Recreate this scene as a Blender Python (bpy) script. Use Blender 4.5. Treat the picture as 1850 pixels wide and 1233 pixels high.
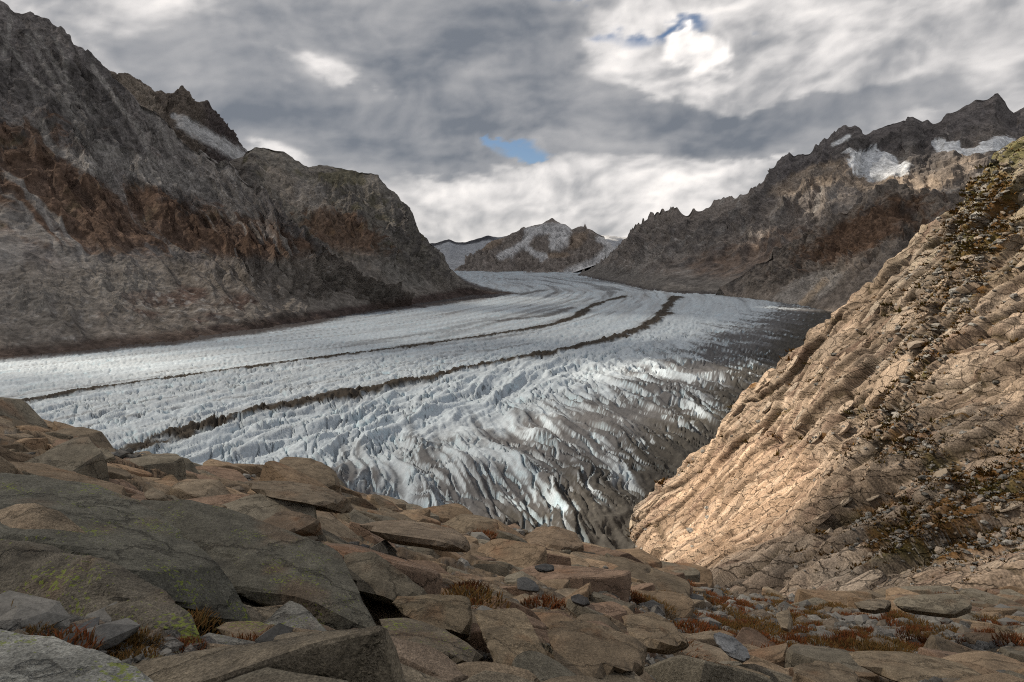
import bpy, bmesh, math, random
import numpy as np

# ------------------------------------------------------------------ scene, camera, light
for o in list(bpy.data.objects):
    bpy.data.objects.remove(o)
SC = bpy.context.scene
COL = SC.collection
R = math.radians
F = 1233.0                      # focal length in photo pixels (24 mm on 36 mm)
CX, CY, HOR = 925.0, 616.5, 470.0
PITCH = math.atan((CY - HOR) / F)

cam_d = bpy.data.cameras.new('camera')
cam_d.sensor_width = 36.0
cam_d.lens = 24.0
cam_d.clip_start = 0.1
cam_d.clip_end = 200000
cam = bpy.data.objects.new('camera', cam_d)
cam.rotation_euler = (R(90) - PITCH, 0, 0)
COL.objects.link(cam)
SC.camera = cam

SUN_EL, SUN_AZ = R(41), R(-72)          # azimuth measured from +Y (view) towards +X: from the left, a little ahead
SUNV = np.array([math.cos(SUN_EL) * math.sin(SUN_AZ), math.cos(SUN_EL) * math.cos(SUN_AZ), math.sin(SUN_EL)])
w = bpy.data.worlds.new('World')
SC.world = w
w.use_nodes = True
nt = w.node_tree
sky = nt.nodes.new('ShaderNodeTexSky')
sky.sky_type = 'NISHITA'
sky.sun_disc = False
sky.sun_elevation = SUN_EL
sky.sun_rotation = SUN_AZ
sky.altitude = 2300
bg = nt.nodes['Background']
bg.inputs[1].default_value = 0.055
nt.links.new(sky.outputs[0], bg.inputs[0])

sl = bpy.data.lights.new('sun', 'SUN')
sl.energy = 4.6
sl.angle = R(0.6)
sl.color = (1.0, 0.89, 0.74)
sun = bpy.data.objects.new('sun', sl)
sun.rotation_euler = (R(90) - SUN_EL, 0, math.pi - SUN_AZ)
COL.objects.link(sun)

SC.view_settings.view_transform = 'Standard'
SC.view_settings.look = 'None'
SC.view_settings.gamma = 1.0
SC.view_settings.use_curve_mapping = False
SC.view_settings.exposure = 0.70
SC.render.engine = 'CYCLES'
SC.cycles.use_denoising = False
SC.cycles.filter_width = 1.1
SC.cycles.max_bounces = 4
SC.cycles.diffuse_bounces = 2
SC.cycles.transparent_max_bounces = 8
SC.cycles.use_adaptive_sampling = True
SC.cycles.adaptive_threshold = 0.015

# ------------------------------------------------------------------ maths helpers
f32 = np.float32
SP, CP = math.sin(PITCH), math.cos(PITCH)


def at(px, py, Y):
    """point of the world seen at a photo pixel, Y metres ahead of the camera"""
    px, py, Y = np.broadcast_arrays(np.asarray(px, float), np.asarray(py, float), np.asarray(Y, float))
    xc = (px - CX) / F
    yc = (CY - py) / F
    d = np.stack([xc, yc * SP + CP, yc * CP - SP], -1)
    return d * (Y / d[..., 1])[..., None]


def proj(P):
    x, y, z = P[..., 0], P[..., 1], P[..., 2]
    fw = np.maximum(y * CP - z * SP, 1e-3)
    return CX + F * x / fw, CY - F * (y * SP + z * CP) / fw


def sstep(a, b, x):
    t = np.clip((x - a) / (b - a), 0, 1)
    return t * t * (3 - 2 * t)


def mixc(a, b, m):
    return a + (np.asarray(b, float) - a) * m[..., None]


_rng = np.random.RandomState(7)
PERM = np.tile(_rng.permutation(256), 3).astype(np.int32)
_ang = _rng.rand(256) * 2 * np.pi
G2 = np.stack([np.cos(_ang), np.sin(_ang)], 1).astype(f32)
_v = _rng.normal(size=(256, 3))
G3 = (_v / np.linalg.norm(_v, axis=1)[:, None]).astype(f32)
RND = _rng.rand(4096).astype(f32)


def pn2(x, y, seed=0):
    x = np.asarray(x, f32) + f32(seed * 17.31)
    y = np.asarray(y, f32) + f32(seed * 9.77)
    xf = np.floor(x); yf = np.floor(y)
    xi = xf.astype(np.int32) & 255; yi = yf.astype(np.int32) & 255
    x = x - xf; y = y - yf
    u = x * x * x * (x * (x * 6 - 15) + 10); v = y * y * y * (y * (y * 6 - 15) + 10)
    A = PERM[xi] + yi; B = PERM[xi + 1] + yi

    def g(h, a, b):
        k = G2[PERM[h]]
        return k[..., 0] * a + k[..., 1] * b
    a = g(A, x, y); b = g(B, x - 1, y); c = g(A + 1, x, y - 1); d = g(B + 1, x - 1, y - 1)
    ab = a + u * (b - a); cd = c + u * (d - c)
    return (ab + v * (cd - ab)) * 1.5


def pn3(x, y, z, seed=0):
    x = np.asarray(x, f32) + f32(seed * 11.3); y = np.asarray(y, f32) + f32(seed * 5.7); z = np.asarray(z, f32) + f32(seed * 3.1)
    xf = np.floor(x); yf = np.floor(y); zf = np.floor(z)
    xi = xf.astype(np.int32) & 255; yi = yf.astype(np.int32) & 255; zi = zf.astype(np.int32) & 255
    x = x - xf; y = y - yf; z = z - zf
    u = x * x * (3 - 2 * x); v = y * y * (3 - 2 * y); w_ = z * z * (3 - 2 * z)
    A = PERM[xi] + yi; B = PERM[xi + 1] + yi
    AA = PERM[A] + zi; AB = PERM[A + 1] + zi; BA = PERM[B] + zi; BB = PERM[B + 1] + zi

    def g(h, a, b, c):
        k = G3[PERM[h]]
        return k[..., 0] * a + k[..., 1] * b + k[..., 2] * c
    x1 = g(AA, x, y, z); x1 = x1 + u * (g(BA, x - 1, y, z) - x1)
    x2 = g(AB, x, y - 1, z); x2 = x2 + u * (g(BB, x - 1, y - 1, z) - x2)
    y1 = x1 + v * (x2 - x1)
    x1 = g(AA + 1, x, y, z - 1); x1 = x1 + u * (g(BA + 1, x - 1, y, z - 1) - x1)
    x2 = g(AB + 1, x, y - 1, z - 1); x2 = x2 + u * (g(BB + 1, x - 1, y - 1, z - 1) - x2)
    y2 = x1 + v * (x2 - x1)
    return (y1 + w_ * (y2 - y1)) * 1.4


from concurrent.futures import ThreadPoolExecutor
POOL = ThreadPoolExecutor(4)


def blocked(fn):
    """run a noise function over the arrays in blocks, on all cores"""
    def run(*a, **k):
        n_arr = 1 if isinstance(a[0], np.ndarray) and a[0].ndim and a[0].shape[-1] == 3 and fn.__name__.endswith('3') else 2
        arrs = a[:n_arr]; rest = a[n_arr:]
        if n_arr == 1:
            shp = arrs[0].shape[:-1]; fl = [np.ascontiguousarray(arrs[0].reshape(-1, 3), dtype=np.float64)]
        else:
            arrs = np.broadcast_arrays(*arrs); shp = arrs[0].shape; fl = [np.ascontiguousarray(q).ravel() for q in arrs]
        n = len(fl[0])
        if n < 40000:
            return fn(*[q for q in fl], *rest, **k).reshape(shp)
        step = 20000
        jobs = [POOL.submit(fn, *[q[i:i + step] for q in fl], *rest, **k) for i in range(0, n, step)]
        return np.concatenate([j.result() for j in jobs]).reshape(shp)
    return run


@blocked
def fbm2(x, y, o=5, seed=0, gain=0.5, lac=2.03):
    s = 0.0; a = 1.0; n = 0.0
    for i in range(o):
        s = s + a * pn2(x, y, seed + i); n += a
        x = x * lac; y = y * lac; a *= gain
    return s / n * 1.35


@blocked
def rid2(x, y, o=5, seed=0, gain=0.5, lac=2.05):
    s = 0.0; a = 1.0; n = 0.0; w_ = 1.0
    for i in range(o):
        r = 1 - np.abs(pn2(x, y, seed + i)) * 1.25
        r = r * r * w_
        w_ = np.clip(r * 1.6, 0, 1)
        s = s + a * r; n += a
        x = x * lac; y = y * lac; a *= gain
    return s / n


@blocked
def fbm3(P, sc, o=5, seed=0, gain=0.5):
    x, y, z = P[..., 0] / sc, P[..., 1] / sc, P[..., 2] / sc
    s = 0.0; a = 1.0; n = 0.0
    for i in range(o):
        s = s + a * pn3(x, y, z, seed + i); n += a
        x = x * 2.03; y = y * 2.03; z = z * 2.03; a *= gain
    return s / n * 1.35


@blocked
def rid3(P, sc, o=5, seed=0, gain=0.5):
    x, y, z = P[..., 0] / sc, P[..., 1] / sc, P[..., 2] / sc
    s = 0.0; a = 1.0; n = 0.0; w_ = 1.0
    for i in range(o):
        r = 1 - np.abs(pn3(x, y, z, seed + i)) * 1.3
        r = r * r * w_
        w_ = np.clip(r * 1.6, 0, 1)
        s = s + a * r; n += a
        x = x * 2.05; y = y * 2.05; z = z * 2.05; a *= gain
    return s / n


def hsh(ix, iy, k):
    h = (ix * 374761393 + iy * 668265263 + k * 974711) & 0x7fffffff
    h = ((h ^ (h >> 13)) * 1274126177) & 0x7fffffff
    return ((h ^ (h >> 16)) & 4095).astype(np.int64)


def _slabs(x, y, seed, off=1.0, tilt=0.5, tx=0.0, ty=0.0, jit=0.85, bw=0.10):
    xi = np.floor(x).astype(np.int64); yi = np.floor(y).astype(np.int64)
    best = np.full(x.shape, -1e9, f32); sec = best.copy()
    H = np.zeros(x.shape, f32); H2 = H.copy(); ID = H.copy(); ID2 = H.copy()
    for a in (-1, 0, 1):
        for b in (-1, 0, 1):
            cx = xi + a; cy = yi + b
            r1 = RND[hsh(cx, cy, seed)]; r2 = RND[hsh(cx, cy, seed + 1)]; r3 = RND[hsh(cx, cy, seed + 2)]
            r4 = RND[hsh(cx, cy, seed + 3)]; r5 = RND[hsh(cx, cy, seed + 4)]
            dx = (x - (cx + 0.5 + jit * (r1 - 0.5))).astype(f32); dy = (y - (cy + 0.5 + jit * (r2 - 0.5))).astype(f32)
            k = 0.35 * r3 - (dx * dx + dy * dy)
            hh = off * (r3 - 0.5) + (tx + tilt * (r4 - 0.5)) * dx + (ty + tilt * (r5 - 0.5)) * dy
            m = k > best; m2 = (~m) & (k > sec)
            H2 = np.where(m, H, np.where(m2, hh, H2)); ID2 = np.where(m, ID, np.where(m2, r4, ID2))
            sec = np.where(m, best, np.where(m2, k, sec))
            best = np.where(m, k, best)
            H = np.where(m, hh, H); ID = np.where(m, r4, ID)
    e = best - sec
    t = 0.5 * np.clip(1 - e / bw, 0, 1)
    t = t * t * 2
    return np.stack([H + (H2 - H) * t, e, ID + (ID2 - ID) * t])


def slabs(x, y, *r, **k):
    """fractured slabs: every cell of a jittered power diagram is a tilted plane, with worn ledges between
    neighbours. Returns height, edge distance, random id"""
    shp = x.shape; x = np.ascontiguousarray(x).ravel(); y = np.ascontiguousarray(y).ravel()
    jobs = [POOL.submit(_slabs, x[i:i + 20000], y[i:i + 20000], *r, **k) for i in range(0, len(x), 20000)]
    o = np.concatenate([j.result() for j in jobs], 1)
    return o[0].reshape(shp), o[1].reshape(shp), o[2].reshape(shp)


def poly_dist(x, y, pts):
    """signed distance, arc length and nearest segment to a polyline (positive on its left)"""
    pts = np.asarray(pts, float)
    best = np.full(x.shape, 1e18); sd = np.zeros(x.shape); ss = np.zeros(x.shape)
    acc = 0.0
    for (ax, ay), (bx, by) in zip(pts[:-1], pts[1:]):
        ex, ey = bx - ax, by - ay
        L2 = ex * ex + ey * ey; L = math.sqrt(L2)
        t = np.clip(((x - ax) * ex + (y - ay) * ey) / L2, 0, 1)
        qx, qy = x - ax - t * ex, y - ay - t * ey
        d2 = qx * qx + qy * qy
        sg = np.sign(ex * qy - ey * qx)
        m = d2 < best
        best = np.where(m, d2, best)
        sd = np.where(m, np.sqrt(d2) * sg, sd)
        ss = np.where(m, acc + t * L, ss)
        acc += L
    return sd, ss


def blob(px, py, cx, cy, rx, ry, rot=0):
    c, s = math.cos(R(rot)), math.sin(R(rot))
    dx, dy = px - cx, py - cy
    a = (dx * c + dy * s) / rx; b = (-dx * s + dy * c) / ry
    return np.exp(-(a * a + b * b))


def resamp(pts, n, key=None):
    pts = np.asarray(pts, float)
    d = np.r_[0, np.cumsum(np.hypot(*np.diff(pts[:, :2], axis=0).T))]
    t = np.linspace(0, d[-1], n)
    return np.stack([np.interp(t, d, pts[:, i]) for i in range(pts.shape[1])], -1)


def normals(P):
    du = np.gradient(P, axis=1); dv = np.gradient(P, axis=0)
    n = np.cross(du, dv)
    n /= np.linalg.norm(n, axis=-1, keepdims=True) + 1e-9
    return n


# ------------------------------------------------------------------ mesh helpers
def mesh_np(name, V, Q, col=None, smooth=True, attrs=None):
    me = bpy.data.meshes.new(name)
    V = np.ascontiguousarray(V.reshape(-1, 3), dtype=f32)
    Q = np.ascontiguousarray(Q, dtype=np.int32)
    k = Q.shape[1]
    me.vertices.add(len(V)); me.vertices.foreach_set('co', V.ravel())
    me.loops.add(Q.size); me.loops.foreach_set('vertex_index', Q.ravel())
    me.polygons.add(len(Q))
    me.polygons.foreach_set('loop_start', np.arange(0, Q.size, k, dtype=np.int32))
    me.polygons.foreach_set('loop_total', np.full(len(Q), k, dtype=np.int32))
    me.polygons.foreach_set('use_smooth', np.full(len(Q), smooth, dtype=bool))
    if col is not None:
        c = np.ones((len(V), 4), f32); c[:, :3] = col.reshape(-1, 3)
        a = me.attributes.new('Col', 'FLOAT_COLOR', 'POINT'); a.data.foreach_set('color', c.ravel())
    for nme, arr in (attrs or {}).items():
        a = me.attributes.new(nme, 'FLOAT', 'POINT'); a.data.foreach_set('value', np.ascontiguousarray(arr.ravel(), dtype=f32))
    me.update(calc_edges=True)
    return me


def quads(nv, nu):
    i = np.arange(nv * nu).reshape(nv, nu)
    return np.stack([i[:-1, :-1], i[1:, :-1], i[1:, 1:], i[:-1, 1:]], -1).reshape(-1, 4)


def link(name, me, mat, parent=None, label=None, cat=None, group=None, kind=None):
    o = bpy.data.objects.new(name, me)
    if mat is not None and not me.materials:
        me.materials.append(mat)
    COL.objects.link(o)
    if parent is not None:
        o.parent = parent
    if label: o['label'] = label
    if cat: o['category'] = cat
    if group: o['group'] = group
    if kind: o['kind'] = kind
    return o


# ------------------------------------------------------------------ materials
def rock_mat(name, fine, mid, bump=0.6, bdist=0.05, rough=0.9, tint=None, var=0.5, spec=0.25, lichen=0, grain=0, crack=0, cdepth=1.6):
    """albedo from the vertex layer, grain and mottling from noise, fine relief from bump"""
    m = bpy.data.materials.new(name); m.use_nodes = True
    t = m.node_tree; N = t.nodes; L = t.links
    b = N['Principled BSDF']; b.inputs['Roughness'].default_value = rough
    b.inputs['Specular IOR Level'].default_value = spec
    if tint is None:
        a = N.new('ShaderNodeAttribute'); a.attribute_name = 'Col'; base = a.outputs['Color']
    else:
        a = N.new('ShaderNodeRGB'); a.outputs[0].default_value = (*tint, 1); base = a.outputs[0]
    g = N.new('ShaderNodeNewGeometry')
    n1 = N.new('ShaderNodeTexNoise'); n1.inputs['Scale'].default_value = fine; n1.inputs['Detail'].default_value = 5; n1.inputs['Roughness'].default_value = 0.65
    n2 = N.new('ShaderNodeTexNoise'); n2.inputs['Scale'].default_value = mid; n2.inputs['Detail'].default_value = 6; n2.inputs['Roughness'].default_value = 0.6
    for n in (n1, n2): L.new(g.outputs['Position'], n.inputs['Vector'])
    mr1 = N.new('ShaderNodeMapRange'); mr1.inputs[1].default_value = 0.28; mr1.inputs[2].default_value = 0.72
    mr1.inputs[3].default_value = 1 - var; mr1.inputs[4].default_value = 1 + var
    L.new(n1.outputs['Fac'], mr1.inputs[0])
    mr2 = N.new('ShaderNodeMapRange'); mr2.inputs[1].default_value = 0.3; mr2.inputs[2].default_value = 0.7
    mr2.inputs[3].default_value = 1 - var * 0.6; mr2.inputs[4].default_value = 1 + var * 0.6
    L.new(n2.outputs['Fac'], mr2.inputs[0])
    mu = N.new('ShaderNodeMath'); mu.operation = 'MULTIPLY'
    L.new(mr1.outputs[0], mu.inputs[0]); L.new(mr2.outputs[0], mu.inputs[1])
    if grain:
        n3 = N.new('ShaderNodeTexNoise'); n3.inputs['Scale'].default_value = grain; n3.inputs['Detail'].default_value = 1
        L.new(g.outputs['Position'], n3.inputs['Vector'])
        mr3 = N.new('ShaderNodeMapRange'); mr3.inputs[1].default_value = 0.3; mr3.inputs[2].default_value = 0.7; mr3.inputs[3].default_value = 0.62; mr3.inputs[4].default_value = 1.38
        L.new(n3.outputs['Fac'], mr3.inputs[0])
        mu3 = N.new('ShaderNodeMath'); mu3.operation = 'MULTIPLY'
        L.new(mu.outputs[0], mu3.inputs[0]); L.new(mr3.outputs[0], mu3.inputs[1]); mu = mu3
    vm = N.new('ShaderNodeVectorMath'); vm.operation = 'SCALE'
    L.new(base, vm.inputs[0]); L.new(mu.outputs[0], vm.inputs['Scale'])
    outc = vm.outputs[0]
    if lichen:
        l1 = N.new('ShaderNodeTexNoise'); l1.inputs['Scale'].default_value = 26; l1.inputs['Detail'].default_value = 2
        l2 = N.new('ShaderNodeTexNoise'); l2.inputs['Scale'].default_value = 1.3; l2.inputs['Detail'].default_value = 3
        for n in (l1, l2): L.new(g.outputs['Position'], n.inputs['Vector'])
        sm = N.new('ShaderNodeMath'); sm.operation = 'MULTIPLY_ADD'; sm.inputs[1].default_value = 0.9
        L.new(l2.outputs['Fac'], sm.inputs[0]); L.new(l1.outputs['Fac'], sm.inputs[2])
        mr = N.new('ShaderNodeMapRange'); mr.inputs[1].default_value = lichen; mr.inputs[2].default_value = lichen + 0.05; mr.inputs[4].default_value = 0.75
        L.new(sm.outputs[0], mr.inputs[0])
        mc = N.new('ShaderNodeMix'); mc.data_type = 'RGBA'; mc.inputs['B'].default_value = (0.20, 0.24, 0.035, 1)
        L.new(mr.outputs[0], mc.inputs['Factor']); L.new(outc, mc.inputs['A']); outc = mc.outputs['Result']
    L.new(outc, b.inputs['Base Color'])
    ad = N.new('ShaderNodeMath'); ad.operation = 'ADD'
    L.new(n1.outputs['Fac'], ad.inputs[0]); L.new(n2.outputs['Fac'], ad.inputs[1])
    if crack:
        mp = N.new('ShaderNodeMapping'); mp.inputs['Rotation'].default_value = (0.5, 0.35, 0.3); mp.inputs['Scale'].default_value = (0.32, 1.0, 1.6)
        wp_ = N.new('ShaderNodeVectorMath'); wp_.operation = 'MULTIPLY_ADD'; wp_.inputs[1].default_value = (0.5 / crack,) * 3
        L.new(n2.outputs['Color'], wp_.inputs[0]); L.new(g.outputs['Position'], wp_.inputs[2]); L.new(wp_.outputs[0], mp.inputs['Vector'])
        vo = N.new('ShaderNodeTexVoronoi'); vo.feature = 'DISTANCE_TO_EDGE'; vo.inputs['Scale'].default_value = crack
        L.new(mp.outputs[0], vo.inputs['Vector'])
        mk = N.new('ShaderNodeMapRange'); mk.inputs[1].default_value = 0.0; mk.inputs[2].default_value = 0.035; mk.inputs[3].default_value = -cdepth; mk.inputs[4].default_value = 0.0
        L.new(vo.outputs['Distance'], mk.inputs[0])
        a2 = N.new('ShaderNodeMath'); a2.operation = 'ADD'; L.new(ad.outputs[0], a2.inputs[0]); L.new(mk.outputs[0], a2.inputs[1]); ad = a2
    bp = N.new('ShaderNodeBump'); bp.inputs['Strength'].default_value = bump; bp.inputs['Distance'].default_value = bdist
    L.new(ad.outputs[0], bp.inputs['Height']); L.new(bp.outputs[0], b.inputs['Normal'])
    return m


M_MTN = rock_mat('mountain_rock', 0.09, 0.022, 1.0, 4.5, var=0.5, spec=0.04)
M_SLOPE = rock_mat('slab_slope_rock', 1.8, 0.3, 1.0, 0.14, var=0.30, spec=0.06, grain=2.6, crack=0.16, cdepth=5.0)
M_FORE = rock_mat('foreground_rock', 22.0, 3.0, 1.0, 0.026, var=0.42, spec=0.14, grain=75, crack=0.9)
M_BOULDER = rock_mat('lichen_rock', 22.0, 3.0, 1.0, 0.03, var=0.42, lichen=1.12, grain=75, crack=0.8)
M_ICE = rock_mat('glacier_ice', 0.5, 0.08, 0.45, 1.2, rough=0.85, var=0.14, spec=0.06)


# ------------------------------------------------------------------ glacier
def gz(Y):
    return -150 + 0.005 * Y + np.maximum(Y - 4300, 0) * 0.012


def gY(py):
    """distance at which a pixel row meets the glacier (centre column)"""
    Y = np.linspace(120, 9000, 6000)
    _, r = proj(np.stack([0 * Y, Y, gz(Y)], -1))
    return np.interp(-np.asarray(py, float), -r, Y)


def onice(pts):
    pts = np.asarray(pts, float)
    Y = gY(pts[:, 1])
    return at(pts[:, 0], pts[:, 1], Y)


MOR1 = [(-160, 760), (75, 722), (200, 698), (300, 684), (400, 671), (500, 658), (620, 641), (750, 625), (850, 611), (930, 599), (1000, 586), (1040, 572),
        (1065, 555), (1095, 544), (1128, 536)]
MOR2 = [(150, 850), (290, 795), (400, 763), (480, 742), (560, 726), (620, 716), (700, 701), (760, 687), (850, 666), (950, 646), (1030, 631), (1110, 611),
        (1165, 591), (1195, 571), (1207, 551), (1222, 537)]
FLOW = [(-300, 830), (0, 775), (200, 735), (400, 705), (600, 672), (760, 648), (900, 627), (1020, 606), (1100, 580), (1150, 556), (1172, 541), (1165, 528), (1110, 516),
        (1040, 506), (960, 500)]


def build_glacier():
    nu, nv = 900, 400
    rows = np.r_[np.linspace(1080, 760, 170, endpoint=False), np.linspace(760, 560, 150, endpoint=False), np.linspace(560, 489, nv - 320)]
    cols = np.linspace(-330, 1640, nu)
    Y = gY(rows)
    X = (cols[None, :] - CX) / F * (Y * CP - gz(Y) * SP)[:, None]
    Yg = np.repeat(Y[:, None], nu, 1)
    P = np.stack([X, Yg, gz(Yg)], -1)
    px, py = proj(P)
    fl = onice(FLOW)[:, :2]; m1 = onice(MOR1)[:, :2]; m2 = onice(MOR2)[:, :2]
    d0, s0 = poly_dist(X, Yg, fl)
    d1, _ = poly_dist(X, Yg, m1); d2, _ = poly_dist(X, Yg, m2)
    # dirty right-hand margin, in the plane of the ice
    b1 = onice([(520, 985), (700, 905), (860, 850), (1010, 790), (1150, 720), (1280, 640), (1400, 575), (1440, 552), (1460, 545)])[:, :2]
    b2 = onice([(700, 1060), (860, 960), (970, 890), (1090, 820), (1210, 745), (1310, 675), (1400, 608), (1465, 565), (1500, 553)])[:, :2]
    e1, _ = poly_dist(X, Yg, b1); e2, _ = poly_dist(X, Yg, b2)
    e1 = -e1; e2 = -e2
    # zones
    near = sstep(1500, 550, Yg)
    broken = sstep(-60, 60, -d2 - 25)                    # right of the second moraine
    mid = sstep(-40, 40, -d1) * (1 - broken)
    amp_big = 10 * broken * sstep(1700, 600, Yg) * (1 - 0.75 * sstep(-10, 90, e2)) + 2.0 * mid * near
    amp_mid = 1.3 + 3.4 * broken * sstep(2400, 700, Yg) + 3.0 * mid * sstep(1700, 600, Yg)
    amp_mid = amp_mid * (1 - 0.6 * sstep(0, 60, e2))
    wx = fbm2(X / 110, Yg / 110, 3, 3) * 13; wy = fbm2(X / 110, Yg / 110, 3, 9) * 13
    xr, yr = X + wx, Yg + wy
    # ridges that run away from the viewer and slightly right (crevasse walls)
    a = R(16); ca, sa = math.cos(a), math.sin(a)
    pl = xr * ca - yr * sa; ql = xr * sa + yr * ca
    a = R(-17); ca, sa = math.cos(a), math.sin(a)
    p = xr * ca - yr * sa; q = xr * sa + yr * ca
    sw = sstep(-170, -20, e1)                              # the pattern turns towards the right bank
    big = rid2(pl / 40, ql / 190, 2, 21) * (1 - sw) + rid2(p / 44, q / 240, 2, 22) * sw
    saw = rid2(pl / 15, ql / 130, 3, 31) * (1 - sw) + rid2(p / 14, q / 190, 3, 32) * sw
    small = rid2(pl / 6.5, ql / 70, 3, 41) * (1 - sw) + rid2(p / 6, q / 60, 3, 42) * sw
    tiny = rid2(s0 / 5.0 + wx * 0.05, d0 / 7.5, 2, 51)
    h = amp_big * (big * 1.25 - 0.45) + amp_mid * (0.9 * saw + 0.55 * small - 0.6)
    # open crevasses
    cr = np.abs(fbm2(p / 10 + 1.2 * fbm2(X / 60, Yg / 60, 2, 5), q / 75, 2, 77))
    cm = sstep(0.10, 0.0, cr) * sstep(-0.05, 0.35, fbm2(X / 120, Yg / 120, 2, 15) + 0.25)
    cdepth = (1.2 + 5.5 * broken + 3 * mid) * sstep(2300, 500, Yg)
    h = h - cm * cdepth
    # crevasses cut across the flow in the left part
    cr2 = np.abs(pn2(s0 / 16, d0 / 60 + 0.5 * fbm2(X / 50, Yg / 50, 2, 8), 87))
    cm2 = sstep(0.09, 0.0, cr2) * (1 - broken)
    h = h - cm2 * 2.4 * sstep(2600, 500, Yg)
    h = h + (tiny - 0.4) * (0.35 + Yg / 1300) * 1.2
    # long flow-parallel undulation
    band = fbm2(d0 / 38, s0 / 700, 4, 61)
    h = h + band * (1.5 + Yg / 1200)
    # moraines stand proud and rubbly
    wob = fbm2(s0 / 60, d0 / 60, 4, 71)
    wv_ = fbm2(s0 / 130, 0 * s0, 3, 76)
    w1 = (12 + 5 * wob + 7 * wv_) * (0.75 + Yg / 4200); w2 = (15 + 8 * wob + 9 * wv_) * (0.7 + Yg / 5200)
    q1 = sstep(1.15, 0.65, np.abs(d1 + 5 * wob) / w1); q2 = sstep(1.2, 0.7, np.abs(d2 + 10 * wob) / w2)
    gaps = sstep(-0.45, -0.05, fbm2(s0 / 45, d0 / 45, 3, 72) + sstep(600, 820, Yg) * 0.9)
    q2 = q2 * gaps
    q1 = q1 * sstep(-300, 20, 0 * X + 50)
    h = h + q1 * (1.2 + 1.2 * fbm2(X / 9, Yg / 9, 3, 73)) + q2 * (2.6 + 3.5 * fbm2(X / 14, Yg / 14, 3, 74))
    # the ice sags towards the right bank and closes under it
    h = h - 26 * sstep(20, 170, e2) * sstep(1500, 500, Yg)
    h = h + sstep(-20, 80, e2) * 2.5 * fbm2(X / 13, Yg / 13, 5, 75)
    Z = P[..., 2] + h
    P2 = np.stack([X, Yg, Z], -1)
    # colour of the ice, of the dust on it and of the rubble
    n = normals(P2); n *= np.sign(n[..., 2:3])
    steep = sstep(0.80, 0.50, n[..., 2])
    sunny = sstep(0.02, 0.4, -n[..., 0] * 0.9)  # steep sun-facing walls stay whiter: their lit side is put into the colour
    fine = fbm2(X / 6, Yg / 6, 4, 81)
    c = np.zeros(P.shape) + np.array([0.43, 0.485, 0.53])
    blue = np.clip(cm + cm2 + 0.6 * steep, 0, 1) * sstep(-0.3, 0.5, fbm2(X / 35, Yg / 35, 3, 82))
    c = mixc(c, (0.36, 0.52, 0.60), blue * 0.55)
    dust = np.clip(0.34 + 0.75 * fbm2(d0 / 26, s0 / 520, 5, 83) + 0.5 * fine - 0.10, 0, 1)
    dust = dust * (0.55 + 0.45 * sstep(700, 3000, Yg)) * (1 - 0.5 * broken)
    c = mixc(c, (0.25, 0.25, 0.255), np.clip(dust, 0, 0.85))
    # grey-brown silt growing towards the right bank
    silt = sstep(-150, 60, e1) * 0.75 + 0.17 * broken
    pat = fbm2(p / 38, q / 190, 5, 84) * 0.9 + fbm2(p / 11, q / 90, 4, 85) * 0.8
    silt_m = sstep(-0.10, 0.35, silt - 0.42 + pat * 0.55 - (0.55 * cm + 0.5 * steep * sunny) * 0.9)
    c = mixc(c, (0.085, 0.080, 0.080), silt_m * np.clip(0.40 + silt, 0, 0.93))
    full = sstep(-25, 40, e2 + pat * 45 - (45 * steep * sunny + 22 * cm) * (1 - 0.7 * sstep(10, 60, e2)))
    c = mixc(c, (0.056, 0.052, 0.046), full * 0.95)
    c = mixc(c, np.array([0.14, 0.13, 0.11]), full * sstep(0.25, 0.6, fbm2(X / 3.5, Yg / 3.5, 3, 86)) * 0.45)
    # darker flow bands far up the valley
    far = sstep(1500, 2600, Yg)
    c = mixc(c, (0.10, 0.10, 0.105), far * sstep(0.15, 0.5, fbm2(d0 / 55, s0 / 1500, 4, 88)) * 0.7)
    for pts, wd, st in [([(900, 580), (985, 571), (1030, 556)], 22, .85), ([(870, 522), (900, 528), (940, 532), (985, 524)], 30, .8),
                        ([(780, 612), (900, 583), (1000, 556), (1075, 538)], 16, .35), ([(980, 500), (1060, 512), (1110, 524)], 26, .6), ([(1060, 503), (1120, 514), (1170, 527)], 22, .5),
                        ([(640, 622), (800, 597), (930, 567), (1040, 540)], 14, .4)]:
        dd, _ = poly_dist(X, Yg, onice(pts)[:, :2])
        c = mixc(c, (0.075, 0.07, 0.07), st * sstep(1.4, 0.3, np.abs(dd + 14 * wob) / wd))
    # dark left margin
    lm, _ = poly_dist(X, Yg, onice([(-330, 668), (0, 650), (136, 638), (221, 629), (341, 618), (443, 603), (545, 588), (620, 572), (690, 563), (760, 555), (830, 545), (900, 536), (925, 531), (890, 524), (858, 516), (835, 505), (820, 497)])[:, :2])
    c = mixc(c, (0.055, 0.045, 0.042), sstep(1100, 900, px) * sstep(-42, 6, lm + 22 * wob + 10 * fine) * 0.95)
    lines = sstep(0.70, 0.86, rid2(d0 / 46, s0 / 1500, 3, 89)) * (1 - broken)
    c = mixc(c, (0.13, 0.125, 0.125), lines * 0.6)
    skirt = sstep(3.2, 0.8, np.abs(d1) / w1) * 0.28 + sstep(2.6, 0.8, np.abs(d2) / w2) * 0.28
    c = mixc(c, (0.14, 0.125, 0.11), np.clip(skirt * (0.7 + 0.9 * fine), 0, 1))
    mor = np.array([0.032, 0.024, 0.016])
    c = mixc(c, mor, np.clip(q1, 0, 1) * 0.96)
    c = mixc(c, mor * 1.1, np.clip(q2, 0, 1) * 0.96)
    c = np.clip(c * (1 + 0.22 * fine[..., None]), 0.02, 0.8)
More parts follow.
